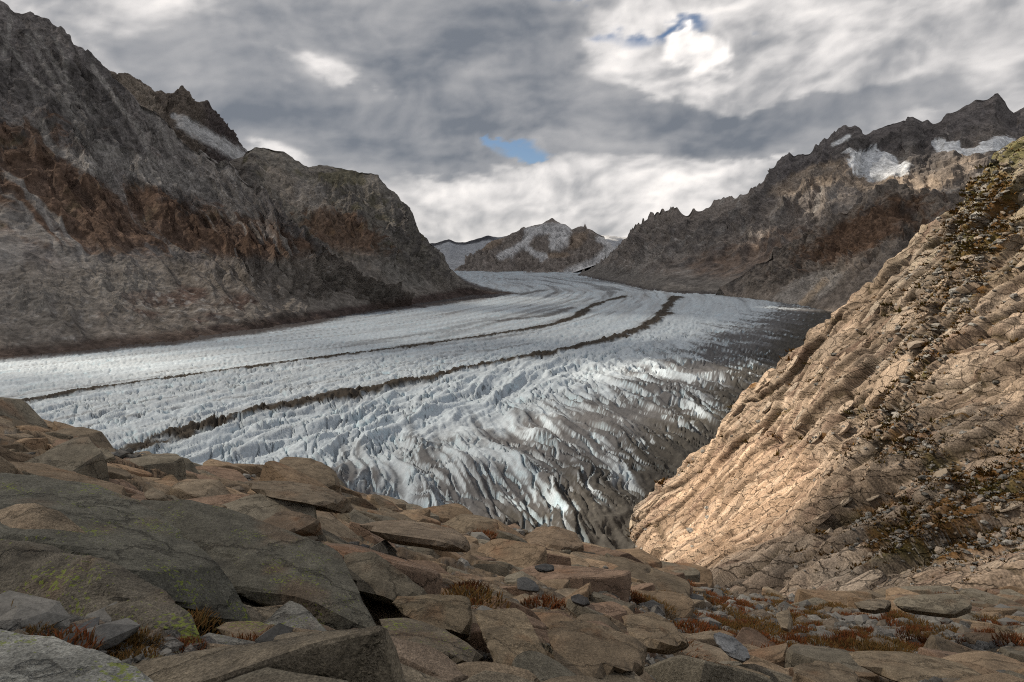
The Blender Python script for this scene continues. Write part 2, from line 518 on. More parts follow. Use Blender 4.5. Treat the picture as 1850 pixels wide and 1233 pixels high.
    o = link('glacier', mesh_np('glacier', P2, quads(nv, nu), c), M_ICE, kind='structure',
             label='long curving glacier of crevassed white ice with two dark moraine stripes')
    return o


# ------------------------------------------------------------------ mountains
def loft(top, bot, nu, nv, sag=0.12, back=900, nb=10, backdrop=1.0, power=1.0):
    """sheet between a ridge line and a foot line, with a slope falling away behind the ridge"""
    T = resamp(top, nu); B = resamp(bot, nu)
    T = at(T[:, 0], T[:, 1], T[:, 2]); B = at(B[:, 0], B[:, 1], B[:, 2])
    v = np.linspace(0, 1, nv) ** power
    P = T[None] * (1 - v)[:, None, None] + B[None] * v[:, None, None]
    P[..., 2] -= sag * (T[:, 2] - B[:, 2])[None] * np.sin(np.pi * v)[:, None]
    dirn = (T - B); dirn[:, 2] = 0; dirn /= np.linalg.norm(dirn, axis=1)[:, None] + 1e-9
    for i in range(3):
        dirn[:, i] = np.convolve(np.pad(dirn[:, i], 20, 'edge'), np.ones(41) / 41, 'valid')
    b = np.linspace(1, 0, nb, endpoint=False)
    BK = T[None] + dirn[None] * (b * back)[:, None, None]
    BK[..., 2] -= (b * back * backdrop)[:, None]
    P = np.concatenate([BK, P], 0)
    vv = np.r_[-b, v]
    return P, vv


def terrain_noise(P, vv, um, s, amp, gul, seed, rough=1.0, lean=-0.2):
    """buttresses and gullies running down the slope plus fractal relief"""
    nv, nu = P.shape[:2]
    L = np.linalg.norm(np.diff(P[-1], axis=0), axis=1); u = np.r_[0, np.cumsum(L)]
    H = np.linalg.norm(P[len(vv) // 3] - P[-1], axis=1).mean() * 1.5
    U = np.repeat(u[None], nv, 0); V = np.repeat(vv[:, None], nu, 1) * H
    wp = fbm3(P, s * 1.1, 3, seed) * s * 0.5
    g = rid2((U + wp - lean * V) / s, V / (s * 3.6), 5, seed + 3, 0.6)
    g = 0.65 * g + 0.35 * rid2((U + wp * 0.6 - lean * V) / (s * 0.33), V / (s * 1.5), 4, seed + 6, 0.55)
    r = rid3(P, s * 0.5, 5, seed + 9, 0.6)
    f = 0.6 * fbm3(P, s * 0.16, 5, seed + 17, 0.68) + 0.9 * (rid3(P, s * 0.2, 5, seed + 27, 0.65) - 0.42)
    return gul * (g - 0.45) + amp * (r - 0.4) + amp * 0.20 * rough * f, g, r, f, U, V


def jag(P, vv, U, A, w, seed):
    """broken crest"""
    k = np.exp(-(np.abs(vv) / 0.045) ** 1.5)[:, None]
    r = rid2(U / w, 0 * U + seed, 4, seed, 0.6)
    P[..., 2] += k * A * (r - 0.45)
    return P


def mcol(P, base, var, seed, sc=120):
    n = fbm3(P, sc, 5, seed, 0.6)
    c = np.zeros(P.shape) + np.asarray(base, float)
    return c * (1 + var * n[..., None]), n


GREY = np.array([0.165, 0.150, 0.142]); DARK = np.array([0.075, 0.069, 0.067]); SCREE = np.array([0.235, 0.22, 0.205]); RUSSET = np.array([0.104, 0.061, 0.038])
OLIVE = np.array([0.085, 0.078, 0.045]); TAN = np.array([0.23, 0.185, 0.14]); SNOW = np.array([0.62, 0.64, 0.66])


def curve_mask(px, py, pts, wd, wob=0):
    d, _ = poly_dist(px, py, pts)
    return sstep(1.3, 0.5, np.abs(d + wob) / wd)


def slope_of(P):
    n = normals(P)
    return np.abs(n[..., 2]), n


def build_left():
    top = [(-190, -95, 2300), (-120, -62, 2350), (0, 3, 2400), (7, 5, 2400), (15, 10, 2400), (26, 19, 2400), (37, 20, 2400), (54, 13, 2400), (68, 20, 2400), (82, 34, 2390), (99, 48, 2380),
           (112, 53, 2380), (126, 63, 2370), (133, 77, 2370), (146, 90, 2360), (163, 106, 2350), (184, 117, 2350), (208, 136, 2340), (238, 163, 2320), (283, 201, 2280),
           (324, 242, 2250), (368, 276, 2200), (388, 279, 2180), (409, 291, 2150), (450, 321, 2080), (484, 350, 2000), (492, 361, 1990), (511, 380, 1960), (560, 425, 1950), (640, 490, 2000), (730, 545, 2120)]
    foot = [(-330, 672), (0, 645), (68, 639), (136, 633), (221, 624), (341, 613), (443, 598), (545, 583), (620, 567), (690, 560), (760, 552)]
    bot = [(x, y + 7, float(gY(y)) - 15) for x, y in foot]
    nu, nv = 430, 350
    P, vv = loft(top, bot, nu, nv, sag=0.16)
    d, g, r, f, U, V = terrain_noise(P, vv, 1, 200, 24, 120, 100, 1.6, 0.5)
    vm = np.repeat(vv[:, None], nu, 1)
    fade = (0.26 + 0.74 * sstep(0.72, 0.42, vm + 0.08 * f)) * sstep(1.0, 0.94, vm)
    fade = fade * (0.35 + 0.65 * sstep(0.0, 0.12, np.abs(vm)))
    n = normals(P); n *= np.sign(n[..., 2:3])
    P = P + n * (d * fade)[..., None]
    P = jag(P, vv, U, 34, 60, 171)
    # gullied moraine bank near the foot
    px, py = proj(P)
    bank = blob(px, py, 60, 545, 130, 55) + blob(px, py, 225, 510, 70, 45)
    gl = rid2((U + 20 * f) / 28, V / 400, 3, 140)
    P = P + n * (bank * gl * 10)[..., None]
    px, py = proj(P)
    nz, n2 = slope_of(P)
    c, nn = mcol(P, GREY, 0.35, 130)
    w1 = fbm3(P, 60, 5, 135, 0.62); w2 = fbm3(P, 220, 4, 136)
    # dark buttresses against pale grey couloirs
    c = mixc(c, DARK, sstep(0.40, 0.62, g + 0.10 * w1) * 0.75)
    c = mixc(c, SCREE * 0.85, sstep(0.36, 0.22, g + 0.06 * w1) * 0.6)
    sc = np.zeros(px.shape)
    for pts, wd in [([(51, 65), (85, 126), (126, 190), (143, 249)], 6), ([(65, 60), (92, 100), (112, 140), (140, 180), (165, 205)], 5), ([(100, 70), (116, 105), (118, 140), (135, 165)], 4),
                    ([(167, 120), (200, 165), (225, 205), (252, 230), (265, 270), (272, 285)], 5), ([(20, 30), (15, 70), (8, 100)], 5), ([(290, 225), (305, 255), (310, 275)], 4),
                    ([(75, 220), (85, 255), (105, 275), (160, 300)], 7), ([(0, 55), (30, 100), (60, 140), (80, 160)], 4), ([(330, 245), (350, 270), (360, 290)], 3), ([(395, 290), (420, 320), (450, 345)], 4)]:
        sc = np.maximum(sc, curve_mask(px, py, pts, wd, 4 * w1))
    field = blob(px, py, 235, 292, 85, 22, 22) + blob(px, py, 310, 320, 75, 20, 14) + blob(px, py, 150, 295, 60, 13, 30) + blob(px, py, 360, 335, 60, 10, 18)
    sc = np.maximum(sc, sstep(0.35, 0.7, field + 0.35 * w1))
    ch = rid2((U + 30 * w2 - 0.5 * V) / 95, V / 900, 3, 145)
    sc = np.maximum(sc, 0.8 * sstep(0.62, 0.8, ch + 0.12 * w1) * sstep(0.1, 0.3, vm))
    # russet autumn turf
    rz = blob(px, py, 50, 275, 110, 75, 12) + blob(px, py, 90, 370, 170, 60, 8) + blob(px, py, 330, 405, 230, 50, 10) + blob(px, py, 480, 440, 120, 30, 12) + 0.7 * blob(px, py, 180, 430, 200, 25, 5)
    rus = sstep(0.25, 0.75, rz + 0.85 * w1 + 0.35 * w2 - 0.3 * sstep(0.62, 0.42, nz)) * (1 - sc)
    c = mixc(c, RUSSET * (1 + 0.25 * w1[..., None]), rus * 0.74)
    c = mixc(c, OLIVE, sstep(0.2, 0.6, fbm3(P, 110, 4, 139)) * sstep(0.2, 0.6, rz) * 0.5)
    c = mixc(c, SCREE * (1 + 0.2 * w1[..., None]), sc * 0.85)
    c = c * (1 + 0.38 * fbm3(P, 11, 3, 147, 0.7)[..., None])
    # bare moraine apron above the ice
    lowb = np.interp(px, [-300, 0, 100, 330, 500, 620, 760], [520, 480, 482, 470, 470, 455, 500])
    ap = sstep(-14, 14, py - lowb + 16 * w1)
    c = mixc(c, np.array([0.145, 0.128, 0.112]) * (1 + 0.35 * w1[..., None]), ap * 0.92)
    c = mixc(c, np.array([0.085, 0.055, 0.045]), ap * sstep(0.1, 0.5, fbm3(P, 70, 5, 137) + 0.6 * blob(px, py, 300, 550, 140, 35) - 0.25) * 0.8)
    c = c * (1 + 0.22 * fbm3(P, 9, 3, 148, 0.7)[..., None] + 0.30 * fbm2((U - 0.2 * V) / 22, V / 260, 4, 149)[..., None])
    c = mixc(c, np.array([0.26, 0.245, 0.23]), ap * sstep(0.28, 0.5, fbm3(P, 14, 3, 138) + 0.25 * blob(px, py, 300, 560, 180, 30) - 0.05) * 0.7)
    c = mixc(c, np.array([0.18, 0.17, 0.155]), np.clip(bank, 0, 1) * 0.5)
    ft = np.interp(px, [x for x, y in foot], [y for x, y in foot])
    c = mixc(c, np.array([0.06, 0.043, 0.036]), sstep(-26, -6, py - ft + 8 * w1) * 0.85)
    fan = sstep(0.3, 0.6, blob(px, py, 5, 455, 45, 45) + 0.3 * w1)
    c = mixc(c, SCREE, fan * 0.7)
    c = np.clip(1.22 * c * (1 + 0.42 * f[..., None]), 0.02, 0.7)
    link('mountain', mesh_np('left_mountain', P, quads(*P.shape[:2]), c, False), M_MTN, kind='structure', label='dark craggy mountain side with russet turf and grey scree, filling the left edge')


def build_dome():
    top = [(400, 300, 3000), (440, 283, 2950), (450, 271, 2900), (460, 266, 2900), (487, 267, 2880), (514, 273, 2860), (531, 286, 2850), (557, 303, 2840), (572, 300, 2830), (593, 300, 2820), (613, 303, 2810), (640, 310, 2800),
           (664, 311, 2790), (681, 315, 2780), (695, 329, 2780), (709, 344, 2780), (719, 351, 2780), (726, 363, 2780), (739, 376, 2780), (749, 399, 2790), (758, 419, 2800), (766, 428, 2810), (784, 443, 2830),
           (801, 463, 2860), (814, 483, 2880), (831, 503, 2880), (855, 520, 2860), (890, 527, 2820), (935, 530, 2780)]
    foot = [(330, 612), (450, 597), (560, 580), (654, 566), (688, 559), (756, 551), (800, 545), (840, 540), (893, 535), (937, 531)]
    bot = [(x, y + 7, float(gY(y)) - 15) for x, y in foot]
    nu, nv = 330, 270
    P, vv = loft(top, bot, nu, nv, sag=0.10, back=700)
    d, g, r, f, U, V = terrain_noise(P, vv, 1, 170, 24, 85, 200, 1.5, 0.3)
    vm = np.repeat(vv[:, None], nu, 1)
    fade = sstep(1.0, 0.94, vm) * (0.2 + 0.8 * sstep(0.72, 0.40, vm + 0.08 * f)) * (0.3 + 0.7 * sstep(0.0, 0.15, np.abs(vm)))
    ed = np.repeat(np.linspace(0, 1, nu)[None], len(vv), 0)
    fade = fade * (1 - 0.85 * sstep(0.72, 0.95, ed))
    n = normals(P); n *= np.sign(n[..., 2:3])
    P = P + n * (d * fade)[..., None]
    px, py = proj(P)
    nz, _ = slope_of(P)
    c, nn = mcol(P, np.array([0.155, 0.142, 0.125]), 0.35, 230)
    w1 = fbm3(P, 50, 5, 235, 0.62); w2 = fbm3(P, 200, 4, 236)
    c = mixc(c, DARK, sstep(0.38, 0.6, g + 0.10 * w1) * 0.7)
    c = mixc(c, OLIVE * 1.1, sstep(0.15, 0.5, fbm3(P, 90, 4, 238) + 0.5 * blob(px, py, 620, 320, 70, 25)) * 0.6)
    c = mixc(c, np.array([0.24, 0.21, 0.18]), sstep(0.3, 0.6, blob(px, py, 540, 350, 90, 25, 35) + 0.4 * w1) * 0.75)
    c = mixc(c, SCREE, sstep(0.4, 0.7, blob(px, py, 560, 350, 35, 45, 0) + 0.3 * w1) * 0.5)
    c = mixc(c, RUSSET, sstep(0.35, 0.6, blob(px, py, 620, 420, 90, 40, 20) + 0.6 * w1) * 0.7)
    lowb = np.interp(px, [400, 620, 700, 800, 860], [470, 455, 468, 500, 520])
    ap = sstep(-16, 16, py - lowb + 18 * w1)
    c = mixc(c, np.array([0.145, 0.13, 0.115]) * (1 + 0.3 * w1[..., None]), ap * 0.92)
    c = mixc(c, np.array([0.17, 0.16, 0.145]), ap * sstep(0.4, 0.8, blob(px, py, 730, 500, 70, 25, 20) + 0.4 * w1) * 0.7)
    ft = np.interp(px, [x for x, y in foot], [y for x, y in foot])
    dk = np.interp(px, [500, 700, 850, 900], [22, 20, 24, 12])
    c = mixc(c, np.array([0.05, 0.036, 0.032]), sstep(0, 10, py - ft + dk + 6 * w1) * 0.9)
    c = np.clip(1.22 * c * (1 + 0.42 * f[..., None]), 0.02, 0.7)
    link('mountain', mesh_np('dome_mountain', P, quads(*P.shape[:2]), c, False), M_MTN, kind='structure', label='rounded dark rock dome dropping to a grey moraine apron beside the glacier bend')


def build_spires():
    top = [(120, 90, 3700), (180, 118, 3700), (211, 136, 3700), (221, 132, 3700), (235, 136, 3700), (252, 145, 3700), (266, 155, 3700), (276, 165, 3700), (290, 165, 3720), (300, 172, 3740), (313, 170, 3760),
           (320, 163, 3760), (329, 156, 3760), (336, 164, 3760), (341, 170, 3760), (353, 184, 3800), (363, 186, 3850), (373, 182, 3900), (383, 194, 3900), (395, 211, 3900), (412, 232, 3900), (429, 252, 3900), (446, 272, 3850), (480, 300, 3800)]
    bot = [(120, 300, 2700), (300, 330, 2750), (420, 370, 2850), (520, 420, 2900)]
    nu, nv = 260, 170
    P, vv = loft(top, bot, nu, nv, sag=0.05, back=600)
    d, g, r, f, U, V = terrain_noise(P, vv, 1, 150, 55, 60, 300, 1.4)
    px0, py0 = proj(P)
    ice = sstep(0.0, 1.0, curve_mask(px0, py0, [(316, 208), (330, 222), (360, 240), (400, 262), (440, 285), (465, 298)], 15, 0))
    fade = (0.35 + 0.65 * sstep(0, 0.1, np.repeat(np.abs(vv)[:, None], nu, 1))) * (1 - 0.8 * ice)
    n = normals(P); n *= np.sign(n[..., 2:3])
    P = P + n * (d * fade)[..., None]
    px, py = proj(P)
    w1 = fbm3(P, 60, 5, 335, 0.62)
    c, nn = mcol(P, np.array([0.15, 0.125, 0.105]), 0.35, 330)
    c = mixc(c, np.array([0.27, 0.23, 0.19]), sstep(0.3, 0.6, blob(px, py, 255, 175, 50, 22, 45) + 0.3 * w1) * 0.9)
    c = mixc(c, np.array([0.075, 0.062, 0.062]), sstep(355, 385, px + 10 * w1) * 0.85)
    icy = curve_mask(px, py, [(330, 222), (360, 240), (400, 262), (440, 285), (465, 298)], 14, 10 * w1)
    icy = np.maximum(icy, curve_mask(px, py, [(314, 209), (322, 214), (345, 222)], 6, 3 * w1))
    c = mixc(c, np.array([0.42, 0.42, 0.42]) * (1 + 0.4 * w1[..., None]), icy * 0.9)
    c = mixc(c, np.array([0.17, 0.16, 0.15]), sstep(290, 310, py + 10 * w1) * 0.8)
    c = np.clip(c * (1 + 0.35 * f[..., None]), 0.02, 0.75)
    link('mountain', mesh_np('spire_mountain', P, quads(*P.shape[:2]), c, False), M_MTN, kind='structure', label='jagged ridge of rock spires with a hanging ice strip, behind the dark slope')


def build_far():
    # snow slope and low ridge behind
    top = [(700, 455, 11000), (787, 440, 11000), (800, 435, 11000), (811, 432, 11000), (824, 437, 11000), (841, 438, 11000), (865, 432, 11000), (882, 427, 11000), (899, 431, 11000), (930, 425, 11000), (1000, 430, 11000),
           (1060, 425, 10500), (1110, 428, 10000), (1125, 430, 10000), (1150, 428, 10000), (1200, 440, 10000)]
    bot = [(700, 500, 6600), (790, 494, 6600), (860, 492, 6400), (1000, 497, 6000), (1100, 495, 6000), (1200, 500, 6000)]
    nu, nv = 220, 90
    P, vv = loft(top, bot, nu, nv, sag=0.1, back=1500)
    px0, py0 = proj(P)
    d = fbm3(P, 500, 5, 400) * 25 + rid3(P, 160, 4, 401) * 16
    P[..., 2] += d
    px, py = proj(P)
    vm = np.repeat(vv[:, None], nu, 1)
    w1 = fbm3(P, 120, 4, 402)
    c = np.zeros(P.shape) + np.array([0.40, 0.41, 0.43])
    c = c * (1 + 0.3 * w1[..., None])
    c = mixc(c, np.array([0.07, 0.07, 0.08]), sstep(0.16, 0.08, vm + 0.05 * w1) * sstep(920, 880, px))
    c = mixc(c, np.array([0.2, 0.2, 0.2]), sstep(0.2, 0.6, fbm3(P, 400, 4, 404)) * 0.5)
    link('snowfield', mesh_np('snowfield', P, quads(*P.shape[:2]), np.clip(c, 0.02, 0.8)), M_MTN, kind='structure', label='pale distant snowfield under a thin dark ridge, behind the central peak')
    # central peak
    top = [(815, 492, 6900), (838, 478, 6900), (860, 460, 7000), (868, 450, 7100), (885, 440, 7200), (905, 430, 7300), (932, 419, 7400), (961, 409, 7500), (981, 404, 7550), (992, 399, 7550), (998, 395, 7550), (1006, 400, 7550), (1012, 404, 7550),
           (1022, 405, 7500), (1034, 414, 7400), (1049, 409, 7300), (1063, 412, 7250), (1076, 418, 7200), (1093, 427, 7100), (1100, 436, 7000), (1108, 446, 6900), (1125, 470, 6800), (1150, 500, 6600)]
    bot = [(815, 498, 6100), (838, 492, 6000), (892, 495, 5800), (961, 500, 5600), (1029, 495, 5700), (1073, 480, 5900), (1110, 470, 6000), (1150, 505, 6000)]
    nu, nv = 270, 140
    P, vv = loft(top, bot, nu, nv, sag=0.0, back=900)
    d, g, r, f, U, V = terrain_noise(P, vv, 1, 380, 70, 190, 420, 1.0)
    fade = 0.25 + 0.75 * sstep(0, 0.2, np.repeat(np.abs(vv)[:, None], nu, 1))
    _e = np.repeat(np.linspace(0, 1, nu)[None], len(vv), 0)
    fade = fade * sstep(0.0, 0.1, _e) * sstep(1.0, 0.85, _e) * sstep(1.0, 0.9, np.repeat(vv[:, None], nu, 1))
    n = normals(P); n *= np.sign(n[..., 2:3])
    P = P + n * (d * fade)[..., None]
    px, py = proj(P)
    w1 = fbm3(P, 130, 5, 435, 0.6)
    c, nn = mcol(P, np.array([0.21, 0.185, 0.168]), 0.35, 430, 300)
    c = mixc(c, np.array([0.27, 0.21, 0.16]), sstep(0.4, 0.75, blob(px, py, 1040, 435, 30, 16, -30) + blob(px, py, 1000, 462, 30, 6) + blob(px, py, 890, 440, 30, 10, -25) + 0.3 * w1) * 0.7)
    sn = np.zeros(px.shape)
    for pts, wd in [([(905, 463), (930, 452), (948, 440), (960, 420), (985, 412), (1015, 412), (1025, 418)], 6), ([(955, 420), (975, 416), (1000, 412), (1010, 416)], 7), ([(996, 410), (1000, 430), (998, 448)], 4.5),
                    ([(1008, 415), (1020, 425), (1018, 438), (1008, 444)], 8), ([(1000, 430), (1018, 428)], 7), ([(952, 450), (968, 458), (985, 463)], 4), ([(968, 462), (985, 462), (978, 470)], 3.5), ([(1083, 432), (1095, 436), (1104, 448), (1112, 452)], 6),
                    ([(1104, 450), (1088, 468), (1062, 484), (1030, 494)], 9)]:
        sn = np.maximum(sn, curve_mask(px, py, pts, wd * 1.35, 5 * w1))
    c = mixc(c, np.array([0.50, 0.50, 0.505]) * (1 + 0.25 * w1[..., None]), sn * 0.95)
    c = np.clip(c * (1 + 0.6 * f[..., None]), 0.02, 0.75)
    link('mountain', mesh_np('central_peak', P, quads(*P.shape[:2]), c, False), M_MTN, kind='structure', label='distant rocky peak with snow tongues at the head of the valley')


def build_right():
    top = [(1036, 500, 5400), (1063, 486, 5300), (1093, 466, 5250), (1107, 455, 5200), (1124, 434, 5150), (1134, 421, 5100), (1151, 405, 5000), (1165, 395, 4900), (1192, 383, 4800), (1209, 376, 4700), (1226, 380, 4650), (1244, 387, 4600), (1264, 378, 4500),
           (1288, 370, 4450), (1312, 359, 4400), (1322, 359, 4400), (1336, 351, 4350), (1354, 348, 4300), (1366, 337, 4300), (1383, 322, 4250), (1397, 303, 4250), (1407, 288, 4250), (1428, 279, 4250), (1451, 274, 4250), (1479, 264, 4250),
           (1496, 252, 4250), (1509, 240, 4250), (1526, 230, 4250), (1545, 221, 4250), (1554, 227, 4250), (1559, 242, 4270), (1574, 238, 4300), (1595, 232, 4300), (1615, 225, 4300), (1634, 223, 4300), (1637, 215, 4300), (1649, 211, 4300), (1666, 223, 4300),
           (1686, 221, 4300), (1702, 213, 4280), (1710, 199, 4250), (1734, 194, 4250), (1758, 189, 4250), (1772, 182, 4250), (1789, 179, 4250), (1802, 175, 4250), (1816, 184, 4250), (1831, 198, 4250), (1843, 192, 4250), (1870, 190, 4250), (1990, 165, 4200), (2080, 150, 4150)]
    foot = [(1020, 499), (1036, 500), (1097, 510), (1165, 524), (1206, 531), (1240, 531), (1298, 535), (1366, 542), (1441, 552), (1489, 562), (1700, 600), (2000, 640)]
    bot = [(x, y + 3, float(gY(min(y, 580))) - 15) for x, y in foot]
    nu, nv = 480, 290
    P, vv = loft(top, bot, nu, nv, sag=0.16, back=900)
    d, g, r, f, U, V = terrain_noise(P, vv, 1, 340, 42, 140, 500, 1.3)
    vm = np.repeat(vv[:, None], nu, 1)
    px0, py0 = proj(P)
    icef = np.clip(blob(px0, py0, 1585, 297, 62, 26, 8) + blob(px0, py0, 1712, 265, 32, 16) + blob(px0, py0, 1795, 262, 45, 22, -20), 0, 1)
    fade = sstep(1.0, 0.93, vm) * (0.16 + 0.84 * sstep(0.75, 0.35, vm + 0.1 * f)) * (0.25 + 0.75 * sstep(0.0, 0.12, np.abs(vm))) * (1 - 0.8 * sstep(0.3, 0.8, icef))
    ed = np.repeat(np.linspace(0, 1, nu)[None], len(vv), 0)
    fade = fade * (0.01 + 0.99 * sstep(0.02, 0.16, ed))
    n = normals(P); n *= np.sign(n[..., 2:3])
    P = P + n * (d * fade)[..., None]
    P = jag(P, vv, U, 62, 120, 571)
    px, py = proj(P)
    nz, _ = slope_of(P)
    w1 = fbm3(P, 90, 5, 535, 0.62); w2 = fbm3(P, 350, 4, 536)
    c, nn = mcol(P, np.array([0.17, 0.15, 0.135]), 0.35, 530, 200)
    ch = rid2((U + 40 * w2 + 0.2 * V) / 130, V / 1100, 3, 545)
    c = mixc(c, SCREE * 1.05, 0.75 * sstep(0.6, 0.8, ch + 0.12 * w1))
    sky_y = np.interp(px, [t[0] for t in top], [t[1] for t in top])
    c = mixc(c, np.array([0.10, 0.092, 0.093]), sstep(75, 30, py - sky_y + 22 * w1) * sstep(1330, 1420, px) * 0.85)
    c = mixc(c, np.array([0.26, 0.21, 0.165]), sstep(0.3, 0.6, blob(px, py, 1470, 320, 90, 22, -20) + blob(px, py, 1690, 320, 110, 26, -22) + blob(px, py, 1590, 330, 60, 14) + 0.3 * w1) * 0.85)  # golden patches: sunlight on the upper slopes put into the rock colour
    c = mixc(c, SCREE, sstep(0.1, 0.5, w2 + 0.3 * w1) * sstep(20, 60, py - sky_y) * 0.6)
    c = mixc(c, RUSSET * 1.05, sstep(0.35, 0.65, 0.8 * blob(px, py, 1380, 460, 200, 45, -12) + 0.5 * w1 + 0.2 * w2) * 0.55)
    c = mixc(c, DARK, sstep(0.42, 0.62, g + 0.08 * w1) * 0.6)
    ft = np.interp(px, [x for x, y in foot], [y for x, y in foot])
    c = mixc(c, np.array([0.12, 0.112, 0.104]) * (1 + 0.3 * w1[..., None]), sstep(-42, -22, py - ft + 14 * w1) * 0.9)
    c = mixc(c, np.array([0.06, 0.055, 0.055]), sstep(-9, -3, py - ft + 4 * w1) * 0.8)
    icy = sstep(0.40, 0.50, icef + 0.22 * w1 + 0.14 * fbm3(P, 28, 3, 541))
    icy = np.maximum(icy, curve_mask(px, py, [(1505, 262), (1520, 255), (1533, 246)], 4, 1.5 * w1))
    c = mixc(c, SNOW * (0.85 + 0.35 * fbm3(P, 40, 4, 540)[..., None]), icy * 0.95)
    c = np.clip(1.18 * c * (1 + 0.4 * f[..., None]), 0.02, 0.8)
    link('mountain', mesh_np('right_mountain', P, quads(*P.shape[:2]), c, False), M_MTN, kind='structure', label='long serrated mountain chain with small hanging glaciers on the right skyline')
    # brown spur in front of it
    top = [(1300, 520, 2600), (1340, 498, 2550), (1400, 452, 2480), (1450, 425, 2450), (1500, 400, 2420), (1560, 358, 2400), (1600, 336, 2390), (1618, 325, 2380), (1632, 335, 2370), (1660, 350, 2350), (1720, 342, 2250), (1790, 318, 2150), (1850, 280, 2050), (2050, 200, 1900)]
    foot = [(1290, 533), (1366, 541), (1441, 551), (1489, 561), (1560, 575), (1700, 600), (2000, 640)]
    bot = [(x, y + 3, float(gY(min(y, 590))) - 20) for x, y in foot]
    nu, nv = 260, 190
    P, vv = loft(top, bot, nu, nv, sag=0.05, back=300, backdrop=0.5)
    d, g, r, f, U, V = terrain_noise(P, vv, 1, 170, 50, 50, 600)
    fade = (0.2 + 0.8 * sstep(0.9, 0.5, np.repeat(vv[:, None], nu, 1))) * sstep(1.0, 0.93, np.repeat(vv[:, None], nu, 1)) * sstep(0.0, 0.2, np.repeat(np.linspace(0, 1, nu)[None], len(vv), 0))
    n = normals(P); n *= np.sign(n[..., 2:3])
    P = P + n * (d * fade)[..., None]
    px, py = proj(P)
    w1 = fbm3(P, 50, 5, 635, 0.62)
    c, nn = mcol(P, np.array([0.16, 0.138, 0.12]), 0.35, 630, 120)
    c = mixc(c, RUSSET, sstep(0.2, 0.55, 0.9 * blob(px, py, 1560, 420, 160, 45, -25) + 0.6 * w1 - 0.1) * 0.8)
    c = mixc(c, DARK, sstep(0.15, 0.5, fbm3(P, 90, 5, 637)) * 0.6)
    c = mixc(c, SCREE, sstep(0.35, 0.6, blob(px, py, 1460, 520, 80, 25, -25) + 0.4 * w1) * 0.8)
    c = mixc(c, np.array([0.30, 0.24, 0.18]), curve_mask(px, py, [(1448, 550), (1465, 532), (1490, 508)], 7, 3 * w1) * 0.8)  # sunlit streak painted as a paler rock colour
    c = np.clip(1.18 * c * (1 + 0.4 * f[..., None]), 0.02, 0.8)
    link('mountain', mesh_np('brown_spur', P, quads(*P.shape[:2]), c, False), M_MTN, kind='structure', label='dark brown mountain spur between the glacier and the near slab slope')


# ------------------------------------------------------------------ near slope on the right
SLOPE_TOP = [(2150, 60, 290), (1990, 150, 295), (1850, 248, 300), (1830, 262, 302), (1800, 288, 305), (1765, 325, 310), (1745, 345, 312), (1720, 372, 315), (1690, 398, 318), (1655, 425, 322), (1620, 455, 326), (1585, 492, 330), (1545, 525, 336), (1500, 560, 342), (1478, 580, 346), (1450, 610, 350), (1425, 640, 354),
             (1405, 655, 357), (1390, 680, 360), (1350, 712, 366), (1310, 752, 372), (1275, 795, 378), (1235, 838, 382), (1190, 872, 384), (1155, 905, 382), (1140, 935, 378), (1134, 970, 370), (1128, 1010, 360)]
SLOPE_BOT = [(2150, 1135, 84), (1990, 1122, 88), (1850, 1118, 92), (1700, 1118, 98), (1550, 1116, 112), (1420, 1108, 135), (1330, 1090, 160), (1260, 1080, 195), (1200, 1065, 245), (1160, 1045, 300), (1128, 1020, 352)]


